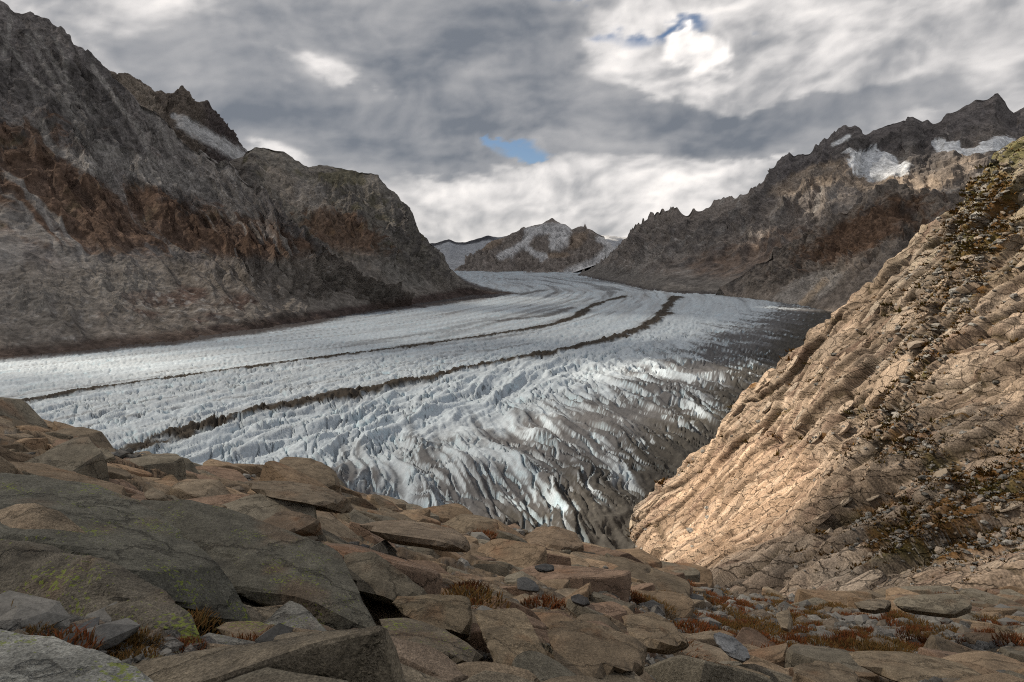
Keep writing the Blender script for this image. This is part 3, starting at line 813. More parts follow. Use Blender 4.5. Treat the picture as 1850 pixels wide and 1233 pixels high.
def build_slope():
    nu, nv = 580, 500
    T = resamp(SLOPE_TOP, nu); B = resamp(SLOPE_BOT, nu)
    v = np.linspace(0, 1, nv)
    pxm = T[None, :, 0] * (1 - v)[:, None] + B[None, :, 0] * v[:, None]
    pym = T[None, :, 1] * (1 - v)[:, None] + B[None, :, 1] * v[:, None]
    lt, lb = np.log(T[:, 2]), np.log(B[:, 2])
    vd = 0.07 * v ** 0.5 + 0.33 * v + 0.60 * v ** 2.0
    Ym = np.exp(lt[None] * (1 - vd)[:, None] + lb[None] * vd[:, None])
    P = at(pxm, pym, Ym)
    n = normals(P); n *= np.sign(n[..., 2:3])
    # metric coordinates in the plane of the slope: a along the bedding (up to the right), b across it
    X, Yw, Z = P[..., 0], P[..., 1], P[..., 2]
    def near(qx, qy):
        i = np.argmin((pxm - qx) ** 2 + (pym - qy) ** 2)
        return P.reshape(-1, 3)[i]
    ea = near(1700, 700) - near(1330, 960); ea /= np.linalg.norm(ea)
    nm = n.reshape(-1, 3).mean(0); nm /= np.linalg.norm(nm)
    eb = np.cross(nm, ea); eb /= np.linalg.norm(eb)
    a = P @ ea; b = P @ eb
    wv = fbm3(P, 45, 3, 700) * 8
    f = fbm3(P, 16, 6, 710, 0.6)
    big = fbm3(P, 80, 4, 720)
    step = rid2(a / 60, (b + wv) / 17, 3, 722)
    bw_ = b + wv + 2.0 * fbm3(P, 18, 3, 711)
    h1, e1, i1 = slabs(a / 40, bw_ / 19, 11, 1.0, 0.8, 0.0, -0.5, bw=0.16)
    h2, e2, i2 = slabs(a / 17 + 0.3 * h1, bw_ / 8.0, 31, 1.0, 0.9, 0.1, -0.5, bw=0.34)
    h3, e3, i3 = slabs(a / 5.5, bw_ / 2.6, 51, 1.0, 1.0, 0.1, -0.5, bw=0.8)
    # long ledges along the bedding, each with a broken front edge
    def ledge(T, sd):
        ph = bw_ / T + 0.55 * fbm2(a / (T * 5), bw_ / (T * 2), 3, sd)
        fr = ph - np.floor(ph)
        am = sstep(0.0, 0.45, fbm2(a / (T * 3.2), np.floor(ph) * 3.7, 2, sd + 5))
        return (1 - fr) * sstep(0.0, min(0.5, 1.5 / T), fr) * am, fr, am
    l1, fr1, am1 = ledge(11.0, 725); l2, fr2, am2 = ledge(5.0, 735)
    smooth = sstep(0.30, 0.8, blob(pxm, pym, 1320, 920, 220, 140, -30))          # ice-polished part near the glacier
    lim = np.clip(Ym / 170, 0.35, 1.0)
    rg_ = 1 - 0.72 * smooth
    d = (8.0 * big + 5.6 * h1 * rg_ + 2.8 * h2 * rg_ + 0.7 * h3 * rg_ + 1.0 * f + 3.0 * l1 * rg_ + 0.8 * l2 * rg_ - 1.4 + sstep(0.07, 0.0, v)[:, None] * 6 * fbm2(a / 14, b / 14, 3, 712)
         - 1.8 * sstep(0.09, 0.0, e1) - 1.0 * sstep(0.13, 0, e2)) * lim
    edge = (sstep(0.0, 0.03, v)[:, None] * 0.4 + 0.6) * (0.12 + 0.88 * sstep(1.0, 0.84, v)[:, None])
    P0 = P + n * (8.0 * big * lim * edge)[..., None]
    P = P + n * (d * edge)[..., None]
    # back side
    T3 = P[0]
    bk = []
    for t in (1.0, 0.66, 0.33):
        q = T3 * (1 + 0.22 * t); q[:, 0] += 45 * t; q[:, 2] -= 30 * t + 60 * t * t
        bk.append(q)
    nb = 3
    Pf = np.concatenate([np.stack(bk), P], 0)
    px, py = proj(P)
    nz, nn = slope_of(P)
    w1 = fbm3(P, 22, 5, 735, 0.6); w2 = fbm3(P, 75, 4, 736); w3 = fbm3(P, 5, 4, 737)
    c = np.zeros(P.shape) + np.array([0.27, 0.208, 0.155])
    c = mixc(c, np.array([0.36, 0.25, 0.17]), smooth * 0.75)
    c = mixc(c, np.array([0.235, 0.215, 0.185]), sstep(-0.1, 0.5, w2 + 0.4 * w1) * 0.55)
    c = c * (0.86 + 0.28 * i3[..., None]) * (0.66 + 0.62 * i2[..., None]) * (0.8 + 0.4 * i1[..., None])
    st = fbm2(a / 26, b / 1.6, 4, 740)
    c = c * (1 + 0.28 * st[..., None])
    c = mixc(c, np.array([0.17, 0.112, 0.085]), sstep(0.10, 0.55, fbm2(a / 26, b / 7, 5, 742)) * 0.6)
    c = mixc(c, np.array([0.075, 0.06, 0.05]), sstep(0.25, 0.6, fbm2(a / 9, b / 14, 5, 744)) * sstep(0.1, 0.5, w2 + 0.3) * 0.6)
    c = mixc(c, np.array([0.46, 0.36, 0.27]), smooth * sstep(0.05, 0.5, fbm2(a / 30, b / 4, 5, 743)) * 0.7)
    # green-black lichen on the upper crag
    li = sstep(560, 300, py + 90 * w2) * sstep(1450, 1750, px)
    c = mixc(c, np.array([0.145, 0.138, 0.055]), li * sstep(-0.25, 0.25, w1) * 0.8)
    # autumn heath in hollows and on benches
    vg = (0.55 * blob(px, py, 1700, 560, 60, 260, 25) + 0.6 * blob(px, py, 1680, 830, 120, 60, 30) + 0.7 * blob(px, py, 1720, 980, 170, 50, 0) + 0.6 * blob(px, py, 1790, 380, 90, 90) + 0.4 * blob(px, py, 1640, 950, 160, 60, -20) + 0.5 * blob(px, py, 1830, 850, 80, 90))
    pk = 1.2 * sstep(0.80, 0.97, fr1) * am1 + 0.5 * sstep(0.2, 0.7, -h1)
    veg = sstep(0.29, 0.44, vg * 0.62 + 0.42 * w1 + 0.34 * pk + 0.15 * w3 - 0.02) * (1 - smooth)
    vc = np.zeros(P.shape) + np.array([0.13, 0.064, 0.018])
    vc = mixc(vc, np.array([0.075, 0.066, 0.018]), sstep(-0.1, 0.4, fbm3(P, 16, 4, 745)))
    c = mixc(c, vc * (1 + 0.5 * w3[..., None]), veg * 0.9)
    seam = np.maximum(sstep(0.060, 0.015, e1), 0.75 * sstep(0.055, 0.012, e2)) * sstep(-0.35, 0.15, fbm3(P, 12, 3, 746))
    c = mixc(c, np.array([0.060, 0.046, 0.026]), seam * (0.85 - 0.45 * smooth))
    # rubble lying in the gullies
    rb = sstep(0.42, 0.6, vg * 0.6 + 0.35 * fbm3(P, 18, 4, 750) + 0.3 * pk + 0.05)
    peb = fbm3(P, 2.2, 3, 751)
    c = mixc(c, np.array([0.33, 0.31, 0.28]) * (1 + 0.6 * peb[..., None]), rb * sstep(0.05, 0.3, peb) * 0.7)
    c = np.clip(c * (1 + 0.16 * w3[..., None]), 0.02, 0.7)
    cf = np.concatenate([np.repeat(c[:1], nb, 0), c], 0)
    global SLOPE_GEO
    SLOPE_GEO = (P, n, ea, eb, px, py, vg, smooth, np.repeat(v[:, None], nu, 1))
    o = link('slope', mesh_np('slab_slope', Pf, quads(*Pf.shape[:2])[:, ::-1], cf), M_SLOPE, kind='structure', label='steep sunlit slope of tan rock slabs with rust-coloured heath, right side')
    return o, P, n, px, py, vg + 0.3 * pk, smooth


# ------------------------------------------------------------------ foreground
FG_TOP = [(-500, 715, 36), (-250, 722, 40), (0, 738, 44), (60, 765, 44), (130, 784, 43), (190, 800, 42), (212, 818, 43), (330, 836, 48), (400, 850, 52), (500, 860, 56), (600, 878, 60), (640, 890, 62), (700, 905, 65), (800, 936, 68), (930, 960, 72),
          (1000, 974, 74), (1130, 1003, 77), (1230, 1046, 80), (1330, 1079, 84), (1500, 1080, 88), (1850, 1068, 86), (2100, 1068, 84), (2500, 1068, 80)]
FG_BOT_X = [-500, 0, 300, 600, 925, 1200, 1500, 1850, 2500]
FG_BOT_Y = [1.9, 2.1, 2.6, 3.3, 4.4, 6.5, 10.0, 13.0, 14.0]      # distance of the ground at row 1300


def fg_base(px, t):
    """ground under the photo pixel column px; t = 0 at the skyline, 1 at row 1300"""
    tp = np.asarray(FG_TOP)
    yt = np.interp(px, tp[:, 0], tp[:, 1]); Yt = np.interp(px, tp[:, 0], tp[:, 2])
    Yb = np.interp(px, FG_BOT_X, FG_BOT_Y)
    py = yt * (1 - t) + 1300 * t
    ex = 0.95
    Y = np.exp(np.log(Yt) * (1 - t ** ex) + np.log(Yb) * t ** ex)
    return py, Y


def build_foreground():
    nu, nv = 760, 390
    cols = np.linspace(-330, 2180, nu)
    t = np.linspace(0, 1, nv)
    pxm, tm = np.meshgrid(cols, t)
    pym, Ym = fg_base(pxm, tm)
    P = at(pxm, pym, Ym)
    # soften the steps of the control lines
    for _ in range(2):
        Zs = P[..., 2]
        ker = np.ones(31) / 31
        P[..., 2] = np.apply_along_axis(lambda r_: np.convolve(np.pad(r_, 15, 'edge'), ker, 'valid'), 1, Zs) * 0.6 + Zs * 0.4
    X, Yw = P[..., 0], P[..., 1]
    wx = fbm2(X / 9, Yw / 9, 4, 800) * 1.6; wy = fbm2(X / 9, Yw / 9, 4, 810) * 1.2
    al = R(-14); ca, sa = math.cos(al), math.sin(al)
    p = (X + wx) * ca - (Yw + wy) * sa; q = (X + wx) * sa + (Yw + wy) * ca
    h1, e1, i1 = slabs(p / 5.2, q / 2.8, 121, 1.0, 0.9, -0.15, -0.5, bw=0.6)
    h2, e2, i2 = slabs(p / 1.9, q / 1.1, 141, 1.0, 0.9, -0.1, -0.5, bw=0.7)
    i3 = i2
    f = fbm2(X / 3.0, Yw / 3.0, 6, 820, 0.55)
    fine = fbm2(X / 0.5, Yw / 0.5, 4, 830, 0.55)
    k = np.clip(Yw / 22, 0.10, 1.0); k1 = np.clip(Yw / 12, 0.12, 1.0); k2 = np.clip(Yw / 5.5, 0.2, 1.0)
    flat = sstep(0.35, 0.75, blob(pxm, pym, 1560, 1150, 330, 50, 3) + blob(pxm, pym, 1330, 1120, 130, 45, 15) + 0.3 * f)      # gravelly hollow
    rk = 1 - 0.8 * flat
    h = (0.55 * h1 * k1 * rk + 0.22 * h2 * k2 * rk + 0.55 * f * k1 + 0.035 * fine)
    top = sstep(0.0, 0.06, tm) * 0.7 + 0.3
    P[..., 2] += h * top
    px, py = proj(P)
    w1 = fbm2(X / 2.2, Yw / 2.2, 5, 840, 0.6); w2 = fbm2(X / 9, Yw / 9, 4, 845)
    c = np.zeros(P.shape) + np.array([0.22, 0.165, 0.112])
    c = mixc(c, np.array([0.13, 0.125, 0.10]), sstep(0.0, 0.5, w2 + 0.3 * w1 + 0.5 * sstep(14, 5, Yw)) * 0.75)
    c = mixc(c, np.array([0.20, 0.135, 0.095]), sstep(0.1, 0.5, fbm2(X / 5, Yw / 5, 4, 846)) * 0.6)
    c = c * (0.75 + 0.5 * i1[..., None]) * (0.82 + 0.36 * i2[..., None]) * (0.9 + 0.2 * i3[..., None])
    c = mixc(c, np.array([0.06, 0.05, 0.042]), sstep(0.25, 0.6, fbm2(X / 1.4, Yw / 1.4, 5, 847)) * 0.45)
    pk_s = 2.2 + 0.09 * Yw
    pocket = np.clip(sstep(0.26, 0.40, fbm2(X / pk_s, Yw / pk_s, 3, 860)) + flat + blob(pxm, pym, 240, 1170, 150, 40, 8) * 1.2 + blob(pxm, pym, 868, 1150, 26, 60, -15) + blob(pxm, pym, 1270, 1110, 60, 30, 15), 0, 1)
    crack = sstep(0.13, 0.03, e1) * 0.8 + sstep(0.10, 0.02, e2) * 0.35
    soil = np.clip(sstep(0.55, 0.8, crack * 0.8 + 0.4 * w1 + 0.1) + pocket, 0, 1)
    peb = fbm2(X / 0.28, Yw / 0.28, 3, 848)
    sc_ = np.zeros(P.shape) + np.array([0.10, 0.085, 0.065])
    sc_ = mixc(sc_, np.array([0.22, 0.21, 0.19]), sstep(0.05, 0.4, peb))
    hv = sstep(0.05, 0.45, fbm2(X / 2.6, Yw / 1.8, 5, 849) + 0.15 * flat)
    sc_ = mixc(sc_, np.array([0.085, 0.038, 0.012]), hv * 0.85)
    c = mixc(c, sc_, soil * 0.9)
    c = mixc(c, np.array([0.20, 0.22, 0.04]), sstep(0.42, 0.55, fbm2(X / 0.35, Yw / 0.35, 4, 850) + 0.12 * sstep(7, 3, Yw) - 0.1) * sstep(14, 6, Yw) * 0.6)
    c = np.clip(c * (1 + 0.2 * fine[..., None]), 0.015, 0.5)
    # slope falling away behind the skyline
    T3 = P[0]
    bk = []
    for s in (1.0, 0.6, 0.25):
        q_ = T3.copy()
        q_[:, 1] += 45 * s; q_[:, 2] -= 14 * s + 42 * s * s
        bk.append(q_)
    Pf = np.concatenate([np.stack(bk), P], 0)
    cf = np.concatenate([np.repeat(c[:1], 3, 0), c], 0)
    global FG_GEO
    FG_GEO = (P, px, py, pocket, soil)
    o = link('ground', mesh_np('foreground_ground', Pf, quads(*Pf.shape[:2])[:, ::-1], cf), M_FORE, kind='structure', label='brown foreground of broken rock ledges, rubble and rust-coloured turf')
    return o, P, px, py, pocket, flat, hv


# ------------------------------------------------------------------ rocks
def ico(sub):
    bm = bmesh.new(); bmesh.ops.create_icosphere(bm, subdivisions=sub, radius=1)
    V = np.array([v.co[:] for v in bm.verts]); Fc = np.array([[v.index for v in f.verts] for f in bm.faces])
    bm.free()
    return V, Fc


ICO = {s: ico(s) for s in (1, 2, 3, 4, 5)}


def hull_planes(pts):
    bm = bmesh.new()
    for p in pts: bm.verts.new(p)
    bmesh.ops.convex_hull(bm, input=list(bm.verts))
    bm.normal_update()
    c = np.mean(pts, 0)
    Nn, Hh = [], []
    for f in bm.faces:
        nn = np.array(f.normal[:]); q = np.array(f.verts[0].co[:]) - c
        hh = nn @ q
        if hh < 0: nn, hh = -nn, -hh
        if np.linalg.norm(nn) > 0.5: Nn.append(nn); Hh.append(max(hh, 1e-3))
    bm.free()
    return c, np.array(Nn), np.array(Hh)


def star(V, Nn, Hh, dims, soft=0.0):
    D = V * dims; D = D / np.linalg.norm(D, axis=1)[:, None]
    k = D @ Nn.T
    r = np.where(k > 1e-4, Hh[None] / np.maximum(k, 1e-4), 1e9)
    if soft > 0:
        pw = soft
        r = (np.sum(r ** -pw, 1)) ** (-1 / pw)
    else:
        r = r.min(1)
    return D * r[:, None]


def rock_color(V, base, seed, lichen=0.0, stain=0.0, sc=1.0):
    n1 = fbm3(V, 0.9 * sc, 5, seed, 0.6); n2 = fbm3(V, 0.14 * sc, 4, seed + 3, 0.6)
    c = np.zeros(V.shape) + np.asarray(base)
    c = c * (1 + 0.45 * n1[:, None] + 0.45 * n2[:, None])
    c = mixc(c, np.array([0.05, 0.045, 0.038]), sstep(0.15, 0.6, fbm3(V, 0.35 * sc, 5, seed + 5, 0.6)) * 0.55)
    if stain: c = mixc(c, np.array([0.17, 0.085, 0.04]), sstep(0.1, 0.5, fbm3(V, 0.6 * sc, 4, seed + 9)) * stain)
    if 0: c = mixc(c, np.array([0.25, 0.30, 0.03]), sstep(0.40, 0.50, fbm3(V, 0.055, 3, seed + 11) + 0.40 * fbm3(V, 0.8, 2, seed + 13)) * lichen)
    return np.clip(c, 0.015, 0.6)


def traced_rock(name, label, front, back=(0.25, 1.0, -0.1), depth=1.0, shrink=0.8, base=(0.13, 0.12, 0.095), seed=1, sub=5, rough=0.05, lichen=0.0, stain=0.3, soft=26, cat='rock', group=None, lean=0.16):
    """angular rock: the convex body of a front face (photo pixels with distances) and a receding back"""
    ys = [q[1] for q in front]; y0, y1 = min(ys), max(ys)
    Ym_ = np.mean([q[2] for q in front]); ld = min(lean * Ym_, 0.9 * (y1 - y0) / F * Ym_)
    fr = np.array([at(x, y, Y + ld * (y1 - y) / (y1 - y0)) for x, y, Y in front])
    c0 = fr.mean(0)
    bv = c0 / np.linalg.norm(c0) + np.array([0.1, 0, -0.16]); bv = bv / np.linalg.norm(bv) * depth
    bk = c0 + (fr - c0) * shrink + bv
    # also push the lower edge into the ground
    low = fr[np.argsort(fr[:, 2])[: max(2, len(fr) // 3)]] + np.array([0, 0.15 * depth, -0.30 * depth])
    c, Nn, Hh = hull_planes(np.concatenate([fr, bk, low]))
    pts = np.concatenate([fr, bk, low]) - c
    dims = np.abs(pts).max(0)
    rg = np.random.RandomState(seed)
    ex = rg.normal(size=(5, 3)) + np.array([0, -0.6, 0.5]); ex /= np.linalg.norm(ex, axis=1)[:, None]
    ex = ex / np.maximum(dims, 0.3 * dims.max()); ex /= np.linalg.norm(ex, axis=1)[:, None]
    Nn = np.concatenate([Nn, ex]); Hh = np.concatenate([Hh, (pts @ ex.T).max(0) * rg.uniform(0.78, 0.93, 5)])
    V0, Fc = ICO[sub] if sub < 6 else ICO.setdefault(6, ico(6))
    V = star(V0, Nn, Hh, dims, 0)
    size = float(np.mean(dims))
    nrm = V / np.linalg.norm(V, axis=1)[:, None]
    W = V + c
    dsp = rough * size * (0.9 * fbm3(W, size * 0.6, 7, seed, 0.6) - 0.55 * sstep(0.75, 0.95, rid3(W, size * 0.8, 2, seed + 5)))
    V = V + nrm * dsp[:, None]
    col = rock_color(V + c, base, seed, lichen, stain, max(size * 0.6, 0.25))
    me = mesh_np(name, V, Fc, col, True)
    me.set_sharp_from_angle(angle=R(16))
    o = link(name, me, M_BOULDER if lichen else M_FORE, label=label, cat=cat, group=group)
    o.location = c
    return o


def build_rocks():
    TR = traced_rock
    g, gg, br = (0.12, 0.115, 0.092), (0.19, 0.185, 0.165), (0.175, 0.135, 0.092)
    TR('boulder', 'huge grey slab boulder with yellow-green lichen flecks, left edge of the photo', [(-160, 848, 9.2), (60, 856, 9.0), (160, 876, 9.0), (236, 896, 9.0), (330, 960, 8.2), (420, 1040, 7.4), (450, 1090, 7.0), (300, 1060, 6.6), (60, 1000, 6.4), (-160, 1000, 6.4)],
       (0.2, 1, -0.55), 2.6, 0.9, g, 3, 6, 0.05, 0.6, 0.25, 40, 'boulder', lean=0.05)
    TR('boulder', 'long dark slab boulder sloping down to the right, behind the lichen-flecked slab', [(225, 893, 10.4), (345, 904, 10.6), (430, 925, 10.6), (478, 948, 10.5), (590, 985, 10.2), (618, 1003, 10.0), (642, 1062, 9.2), (682, 1132, 8.4), (600, 1142, 8.0), (510, 1088, 8.2), (400, 1060, 8.4)],
       (0.2, 1, -0.55), 2.4, 0.9, (0.115, 0.108, 0.085), 5, 6, 0.05, 0.6, 0.3, 40, 'boulder', lean=0.05)
    TR('boulder', 'dark pitted boulder with an undercut shadowed front above the rust-red grass', [(-120, 960, 5.6), (90, 978, 5.3), (165, 1002, 5.2), (240, 1040, 5.1), (300, 1065, 5.0), (350, 1112, 4.9), (372, 1165, 4.7), (300, 1160, 4.9), (150, 1135, 5.2), (-120, 1130, 5.3)],
       (0.25, 1, -0.25), 1.2, 0.9, (0.125, 0.11, 0.085), 13, 6, 0.09, 0.5, 0.25, 30, 'boulder')
    TR('boulder', 'pale grey lichen-spotted boulder in the bottom left corner', [(-160, 1125, 3.3), (0, 1137, 3.2), (100, 1150, 3.1), (190, 1178, 3.0), (255, 1208, 2.95), (300, 1250, 2.9), (280, 1330, 2.7), (-160, 1330, 2.5)],
       (0.1, 1, -0.2), 0.8, 0.92, (0.26, 0.26, 0.235), 23, 5, 0.05, 0.8, 0.1, 30, 'boulder')
    TR('rock', 'thin triangular grey slab leaning on the huge slab boulder', [(470, 1128, 6.3), (525, 1083, 6.6), (545, 1092, 6.5), (605, 1152, 6.1), (560, 1158, 5.9), (480, 1140, 6.1)], (0.3, 1, -0.4), 0.6, 0.85, gg, 33, 4, 0.05, 0.1, 0.2)
    TR('rock', 'smooth pale striped rock sill sweeping along the bottom edge', [(365, 1140, 5.0), (470, 1160, 4.9), (560, 1190, 4.7), (640, 1235, 4.4), (600, 1290, 4.0), (420, 1260, 4.1), (370, 1190, 4.6)], (0.2, 1, -0.15), 1.0, 0.9, gg, 43, 5, 0.04, 0.3, 0.2, 24)
    TR('rock', 'low brown rock hump between the pale sill and the huge slab boulder', [(380, 1125, 5.7), (460, 1120, 5.9), (560, 1150, 5.6), (620, 1185, 5.3), (600, 1215, 5.0), (480, 1180, 5.1), (400, 1150, 5.3)], (0.2, 1, -0.2), 0.8, 0.9, br, 47, 4, 0.06, 0.2, 0.3, 20)
    TR('rock', 'dark triangular rock wedge right of the huge slab boulder', [(612, 992, 10.5), (675, 994, 10.6), (705, 1018, 10.6), (778, 1072, 10.4), (690, 1084, 9.8), (640, 1070, 9.8), (618, 1030, 10.1)], (0.2, 1, -0.3), 1.6, 0.85, (0.14, 0.12, 0.088), 53, 4, 0.03, 0, 0.3, 60)
    TR('rock', 'brown flat-topped block with a sharp right end above the gravel gully', [(697, 1078, 8.6), (780, 1073, 8.8), (848, 1076, 8.8), (852, 1100, 8.5), (846, 1152, 8.1), (790, 1140, 7.9), (720, 1105, 8.1)], (0.15, 1, 0.05), 1.3, 0.9, (0.17, 0.135, 0.09), 63, 4, 0.03, 0, 0.45, 70)
    TR('rock', 'large wedge block with a pale sunlit top, centre of the bottom edge', [(852, 1102, 7.4), (930, 1094, 7.7), (948, 1104, 7.6), (968, 1150, 7.1), (1000, 1205, 6.6), (985, 1250, 6.2), (905, 1235, 6.2), (905, 1190, 6.5), (880, 1140, 6.9)], (0.25, 1, -0.1), 1.3, 0.9, (0.23, 0.18, 0.12), 73, 5, 0.04, 0, 0.35, 60)
    TR('rock', 'long grey-brown slab below the flat-topped block', [(682, 1118, 7.3), (740, 1116, 7.5), (800, 1135, 7.3), (865, 1172, 6.9), (892, 1195, 6.6), (800, 1200, 6.2), (690, 1160, 6.6)], (0.2, 1, -0.2), 1.0, 0.88, (0.15, 0.125, 0.09), 83, 4, 0.04, 0.1, 0.3, 50)
    TR('rock', 'brown rock wall with vertical cracks right of the large wedge block', [(985, 1122, 9.4), (1050, 1118, 9.6), (1130, 1140, 9.4), (1170, 1165, 9.1), (1160, 1210, 8.4), (1070, 1225, 8.0), (1000, 1215, 8.0)], (0.3, 1, -0.1), 1.6, 0.9, br, 93, 4, 0.06, 0, 0.35, 40)
    TR('rock', 'smooth tan block with a dark red-brown front near the gravel hollow', [(1120, 1110, 13.0), (1180, 1106, 13.4), (1215, 1125, 13.0), (1248, 1160, 12.3), (1200, 1172, 11.8), (1140, 1165, 11.9), (1130, 1135, 12.4)], (0.3, 1, 0.1), 1.6, 0.88, (0.22, 0.17, 0.115), 103, 4, 0.035, 0, 0.5, 50)
    TR('boulder', 'dark grey rounded boulder resting on ledges in the middle foreground', [(932, 1045, 19), (948, 1041, 19.2), (966, 1050, 19.2), (975, 1062, 19), (965, 1068, 18.8), (934, 1064, 18.7)], (0.2, 1, 0.1), 0.6, 0.85, (0.10, 0.10, 0.098), 113, 4, 0.06, 0, 0.1, 18, 'boulder')
    TR('boulder', 'flat dark boulder perched right of the dark rounded one', [(1028, 1078, 16), (1045, 1073, 16.2), (1062, 1080, 16), (1066, 1090, 15.8), (1050, 1094, 15.6), (1034, 1088, 15.7)], (0.2, 1, 0.1), 0.5, 0.85, (0.065, 0.063, 0.062), 123, 4, 0.06, 0, 0.1, 18, 'boulder')
    TR('rock', 'thin dark slab standing for a slab shadow above the dark rounded boulder', [(965, 1022, 24), (985, 1018, 24.3), (1000, 1021, 24.2), (1002, 1029, 23.8), (980, 1033, 23.5), (966, 1029, 23.6)], (0.2, 1, 0.1), 0.6, 0.85, (0.07, 0.07, 0.07), 133, 4, 0.05, 0, 0.1, 20)  # a slab shadow, built as a dark-coloured rock
    TR('boulder', 'tilted blue-grey boulder beside the gravel hollow', [(1286, 1146, 14), (1300, 1141, 14.2), (1325, 1150, 14.1), (1350, 1172, 13.8), (1356, 1188, 13.5), (1340, 1196, 13.3), (1312, 1182, 13.4), (1290, 1160, 13.7)], (0.3, 1, 0.25), 0.75, 0.85, (0.17, 0.175, 0.18), 143, 4, 0.05, 0, 0.0, 30, 'boulder')
    TR('rock', 'broad flat tan slab at the bottom right with a fracture across it', [(1530, 1178, 15.5), (1590, 1170, 16), (1650, 1182, 16), (1730, 1196, 15.6), (1792, 1225, 14.6), (1760, 1245, 14.0), (1640, 1240, 13.9), (1545, 1200, 14.6)], (0.2, 1, 0.3), 1.6, 0.85, (0.24, 0.19, 0.13), 153, 4, 0.06, 0, 0.3, 30)
    TR('rock', 'low tan slab cut by the bottom edge, right of the wedge block', [(1225, 1215, 10.6), (1270, 1202, 11), (1340, 1203, 11.2), (1392, 1222, 10.7), (1380, 1262, 9.9), (1240, 1262, 9.7)], (0.2, 1, 0.2), 1.2, 0.85, (0.22, 0.175, 0.12), 163, 4, 0.06, 0, 0.3, 26)
    TR('rock', 'brown lumpy outcrop between the two tan slabs at the bottom edge', [(1430, 1205, 12.6), (1470, 1192, 13), (1520, 1195, 13), (1552, 1218, 12.6), (1545, 1255, 11.9), (1440, 1255, 11.6)], (0.2, 1, 0.2), 1.0, 0.85, (0.19, 0.15, 0.105), 173, 4, 0.09, 0, 0.4, 20)
    TR('rock', 'squared pale ledge block with dark water stains at the foot of the slope', [(1608, 1082, 33), (1640, 1076, 33.5), (1700, 1072, 33.6), (1752, 1074, 33.4), (1757, 1098, 32.6), (1720, 1110, 32.2), (1690, 1104, 32.4), (1620, 1098, 32.6)], (0.1, 1, 0.25), 2.6, 0.9, (0.22, 0.19, 0.14), 183, 4, 0.05, 0, 0.4, 60)
    TR('rock', 'low long ledge block left of the squared pale ledge block', [(1540, 1088, 34), (1575, 1082, 34.4), (1608, 1084, 34.2), (1610, 1098, 33.6), (1575, 1102, 33.2), (1545, 1098, 33.4)], (0.1, 1, 0.25), 2.0, 0.9, (0.21, 0.175, 0.13), 193, 4, 0.06, 0, 0.4, 40)
    TR('rock', 'brown angular outcrop rising above the foreground skyline against the ice', [(498, 842, 52), (506, 820, 53), (540, 821, 53), (580, 834, 53), (605, 850, 53), (615, 872, 51), (560, 884, 49), (505, 872, 50)], (0.1, 1, -0.3), 5, 0.9, (0.17, 0.135, 0.095), 203, 4, 0.06, 0, 0.3, 40)
    TR('rock', 'rock wedge with a bright rust-red lichen stain', [(464, 945, 15.5), (500, 926, 16), (525, 922, 16.2), (560, 930, 16), (580, 942, 15.7), (540, 958, 15), (490, 960, 15)], (0.2, 1, 0.0), 1.5, 0.85, (0.16, 0.12, 0.085), 213, 4, 0.05, 0, 0.9, 40)
    TR('rock', 'small pale upright block on the upper left ledge', [(168, 812, 27), (180, 808, 27.2), (196, 812, 27.2), (206, 822, 27), (190, 828, 26.6), (170, 826, 26.6)], (0.2, 1, 0.1), 0.8, 0.85, (0.23, 0.2, 0.15), 223, 4, 0.05, 0, 0.1, 30)
    TR('rock', 'rounded light brown rock on the ledge behind the huge slab boulder', [(258, 890, 16), (275, 880, 16.2), (296, 888, 16.1), (302, 898, 15.9), (280, 904, 15.6), (262, 900, 15.7)], (0.2, 1, 0.1), 0.7, 0.85, (0.2, 0.165, 0.12), 233, 4, 0.06, 0, 0.2, 16)
    TR('rock', 'long brown ledge with a dark drop below it, upper left foreground', [(-120, 838, 19), (0, 832, 19.5), (80, 838, 20), (150, 858, 20), (225, 878, 19.5), (210, 905, 18), (100, 885, 17.5), (-120, 872, 17)], (0.2, 1, -0.05), 2.2, 0.9, (0.19, 0.145, 0.1), 243, 4, 0.04, 0, 0.4, 50)
    TR('rock', 'smooth brown slab stepping down behind the rust-stained wedge', [(440, 868, 26), (520, 868, 27), (600, 885, 27), (640, 905, 26), (600, 915, 24), (500, 900, 24), (450, 885, 25)], (0.2, 1, -0.1), 2.5, 0.9, (0.18, 0.145, 0.105), 253, 4, 0.05, 0, 0.3, 40)
    TR('rock', 'pale flat ledge crossing the middle of the foreground', [(640, 945, 23), (720, 938, 24), (820, 955, 24), (850, 975, 23), (800, 985, 21.5), (690, 968, 21.5)], (0.2, 1, 0.0), 2.2, 0.9, (0.21, 0.165, 0.12), 263, 4, 0.04, 0, 0.3, 50)
    TR('rock', 'stepped brown block at the crest above the dirty ice margin', [(945, 968, 60), (970, 948, 61), (1005, 950, 61), (1040, 962, 61), (1055, 985, 59), (1000, 990, 57), (955, 985, 58)], (0.2, 1, -0.1), 5, 0.9, (0.2, 0.15, 0.105), 273, 4, 0.05, 0, 0.3, 40)
    TR('rock', 'dark stepped bluff where the foreground meets the sunlit slope', [(1060, 1010, 52), (1120, 1004, 54), (1180, 1022, 54), (1245, 1050, 52), (1250, 1090, 48), (1170, 1092, 46), (1090, 1060, 47)], (0.2, 1, -0.1), 7, 0.9, (0.15, 0.12, 0.085), 283, 4, 0.08, 0, 0.3, 26)
    TR('rock', 'tan slab flake left of the gravel hollow beneath the bluff', [(1400, 1108, 27), (1425, 1100, 27.5), (1432, 1120, 27), (1425, 1140, 26), (1408, 1135, 26)], (0.2, 1, 0.3), 1.2, 0.85, (0.23, 0.185, 0.13), 293, 4, 0.05, 0, 0.2, 30)


